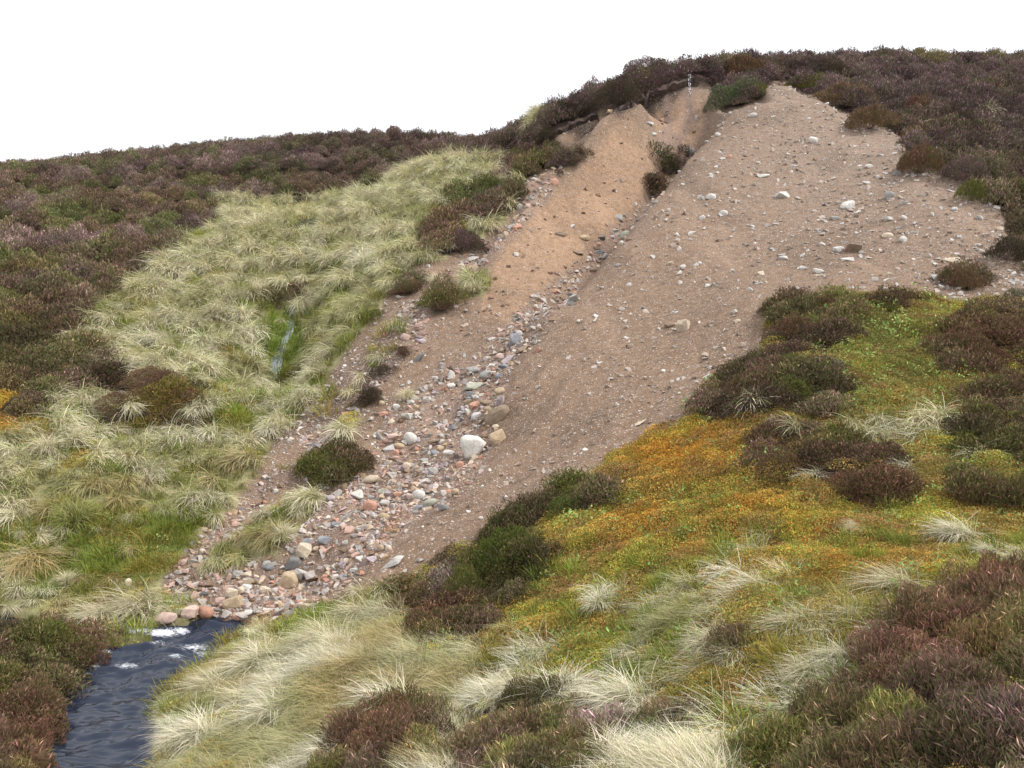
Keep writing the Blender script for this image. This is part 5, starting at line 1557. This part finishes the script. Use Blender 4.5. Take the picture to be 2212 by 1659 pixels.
fn = N(nt, "ShaderNodeTexNoise"); fn.inputs["Scale"].default_value = 1.0; fn.inputs["Detail"].default_value = 6; fn.inputs["Roughness"].default_value = .75
nt.links.new(mp.outputs[0], fn.inputs["Vector"])
lim = math_n(nt, 'SUBTRACT', .84, math_n(nt, 'MULTIPLY', fA.outputs["Fac"], .52))
fm = math_n(nt, 'MULTIPLY', math_n(nt, 'SUBTRACT', fn.outputs["Fac"], lim), 4.0, True)
fd = N(nt, "ShaderNodeBsdfDiffuse"); fd.inputs[0].default_value = (.78, .80, .84, 1)
mx = N(nt, "ShaderNodeMixShader"); nt.links.new(fm, mx.inputs[0]); nt.links.new(bsdf.outputs[0], mx.inputs[1]); nt.links.new(fd.outputs[0], mx.inputs[2])
nt.links.new(mx.outputs[0], nt.nodes["Material Output"].inputs[0])
bp = N(nt, "ShaderNodeBump"); bp.inputs["Strength"].default_value = .14; bp.inputs["Distance"].default_value = .02
nt.links.new(fn.outputs["Fac"], bp.inputs["Height"]); nt.links.new(bp.outputs[0], bsdf.inputs["Normal"])
link("water", wme, M_WATER, kind="structure", label="dark rippled water of the burn with white foam")

# trickle in the side valley
M_TRICKLE, nt, bsdf = new_mat("trickle_water")
bsdf.inputs["Base Color"].default_value = (.22, .26, .30, 1); bsdf.inputs["Roughness"].default_value = .12
_n = N(nt, "ShaderNodeTexNoise"); _n.inputs["Scale"].default_value = 14
nt.links.new(ramp(nt, _n.outputs["Fac"], [(.35, (.08, .10, .09, 1)), (.7, (.30, .34, .37, 1))]), bsdf.inputs["Base Color"])
V, Fc = [], []
line = [(634,668,.10),(633,685,.16),(631,700,.20),(629,715,.17),(622,735,.14),(612,752,.15),(604,768,.2),(598,790,.22),(594,812,.2),(590,832,.15)]
for i, (u, v, w_) in enumerate(line):
    p = ground(u, v)
    for sgn in (-1, 1):
        x = p[0] + sgn * w_ * .8; V.append((x, p[1], float(height(x, p[1])) + .13))
    V.append((p[0], p[1], p[2] + .15))
for i in range(len(line) - 1):
    a = 3 * i
    Fc += [(a, a + 2, a + 5, a + 3), (a + 2, a + 1, a + 4, a + 5)]
link("water_trickle", mesh_np("water_trickle", V, Fc, None, True), M_TRICKLE, kind="structure", label="thin trickle of water running down the green valley bottom")

# water dripping off the peat at the top of the scar
top = ground(1486, 192); 
V, Fc = [], []
rd = np.random.default_rng(9)
for i in range(30):
    for col in (0, 1):
        t = rd.random() ** 1.2
        px, pz = top[0] + (col - .5) * .10 * (1 - t * .5) + rd.normal() * .015, top[2] + .55 - t * 1.0
        py = top[1] - .35 - .1 * t
        s_ = .008 + .009 * rd.random(); b = len(V)
        V += [(px, py, pz + 2.2 * s_), (px + s_, py, pz), (px, py + s_, pz), (px - s_, py, pz), (px, py - s_, pz), (px, py, pz - 2.2 * s_)]
        Fc += [(b, b + 1, b + 2), (b, b + 2, b + 3), (b, b + 3, b + 4), (b, b + 4, b + 1), (b + 5, b + 2, b + 1), (b + 5, b + 3, b + 2), (b + 5, b + 4, b + 3), (b + 5, b + 1, b + 4)]
M_DROP, nt, bsdf = new_mat("drip_water")
bsdf.inputs["Base Color"].default_value = (.75, .78, .82, 1); bsdf.inputs["Roughness"].default_value = .15
link("water_drip", mesh_np("water_drip", V, Fc, None, True), M_DROP, kind="structure", label="string of water drops falling from the peat lip of the scar")

# raw peat lip overhanging the scar
lip = [(1185,296),(1215,280),(1250,262),(1290,250),(1330,238),(1365,222),(1400,209),(1440,196),(1470,184),(1495,182)]
LP = np.array([ground(u, v) for u, v in lip])
tt = np.linspace(0, len(LP) - 1, 90); ii = np.clip(tt.astype(int), 0, len(LP) - 2); ff = (tt - ii)[:, None]
LP = LP[ii] * (1 - ff) + LP[ii + 1] * ff
prof = [(1.0, -.12), (.25, -.02), (-.30, -.08), (-.42, -.25), (-.26, -.45), (.05, -.75), (.45, -1.0)]
V = []
for i, p in enumerate(LP):
    x, y = p[0], p[1]; hz = float(height(x, y + .5))
    for k, (dy, dz) in enumerate(prof):
        jx = (vnoise(np.array([i * .45]), np.array([k * 1.3]), 401)[0] - .5) * .28
        jz = (vnoise(np.array([i * .30 + 50]), np.array([k * .9]), 403)[0] - .5) * .20
        V.append((x + jx * .5, y + dy + jx, hz - .38 + dz + jz))
npf = len(prof)
Fc = [(i * npf + k, (i + 1) * npf + k, (i + 1) * npf + k + 1, i * npf + k + 1) for i in range(len(LP) - 1) for k in range(npf - 1)]
M_PEAT, nt, bsdf = new_mat("raw_peat")
_n = N(nt, "ShaderNodeTexNoise"); _n.inputs["Scale"].default_value = 6; _n.inputs["Detail"].default_value = 8
nt.links.new(ramp(nt, _n.outputs["Fac"], [(.3, (.022, .016, .015, 1)), (.7, (.085, .055, .042, 1))]), bsdf.inputs["Base Color"]); bsdf.inputs["Roughness"].default_value = .95
link("peat_bank", mesh_np("peat_bank", V, Fc, None, False), M_PEAT, label="dark raw peat lip overhanging the top of the landslip", category="peat bank")
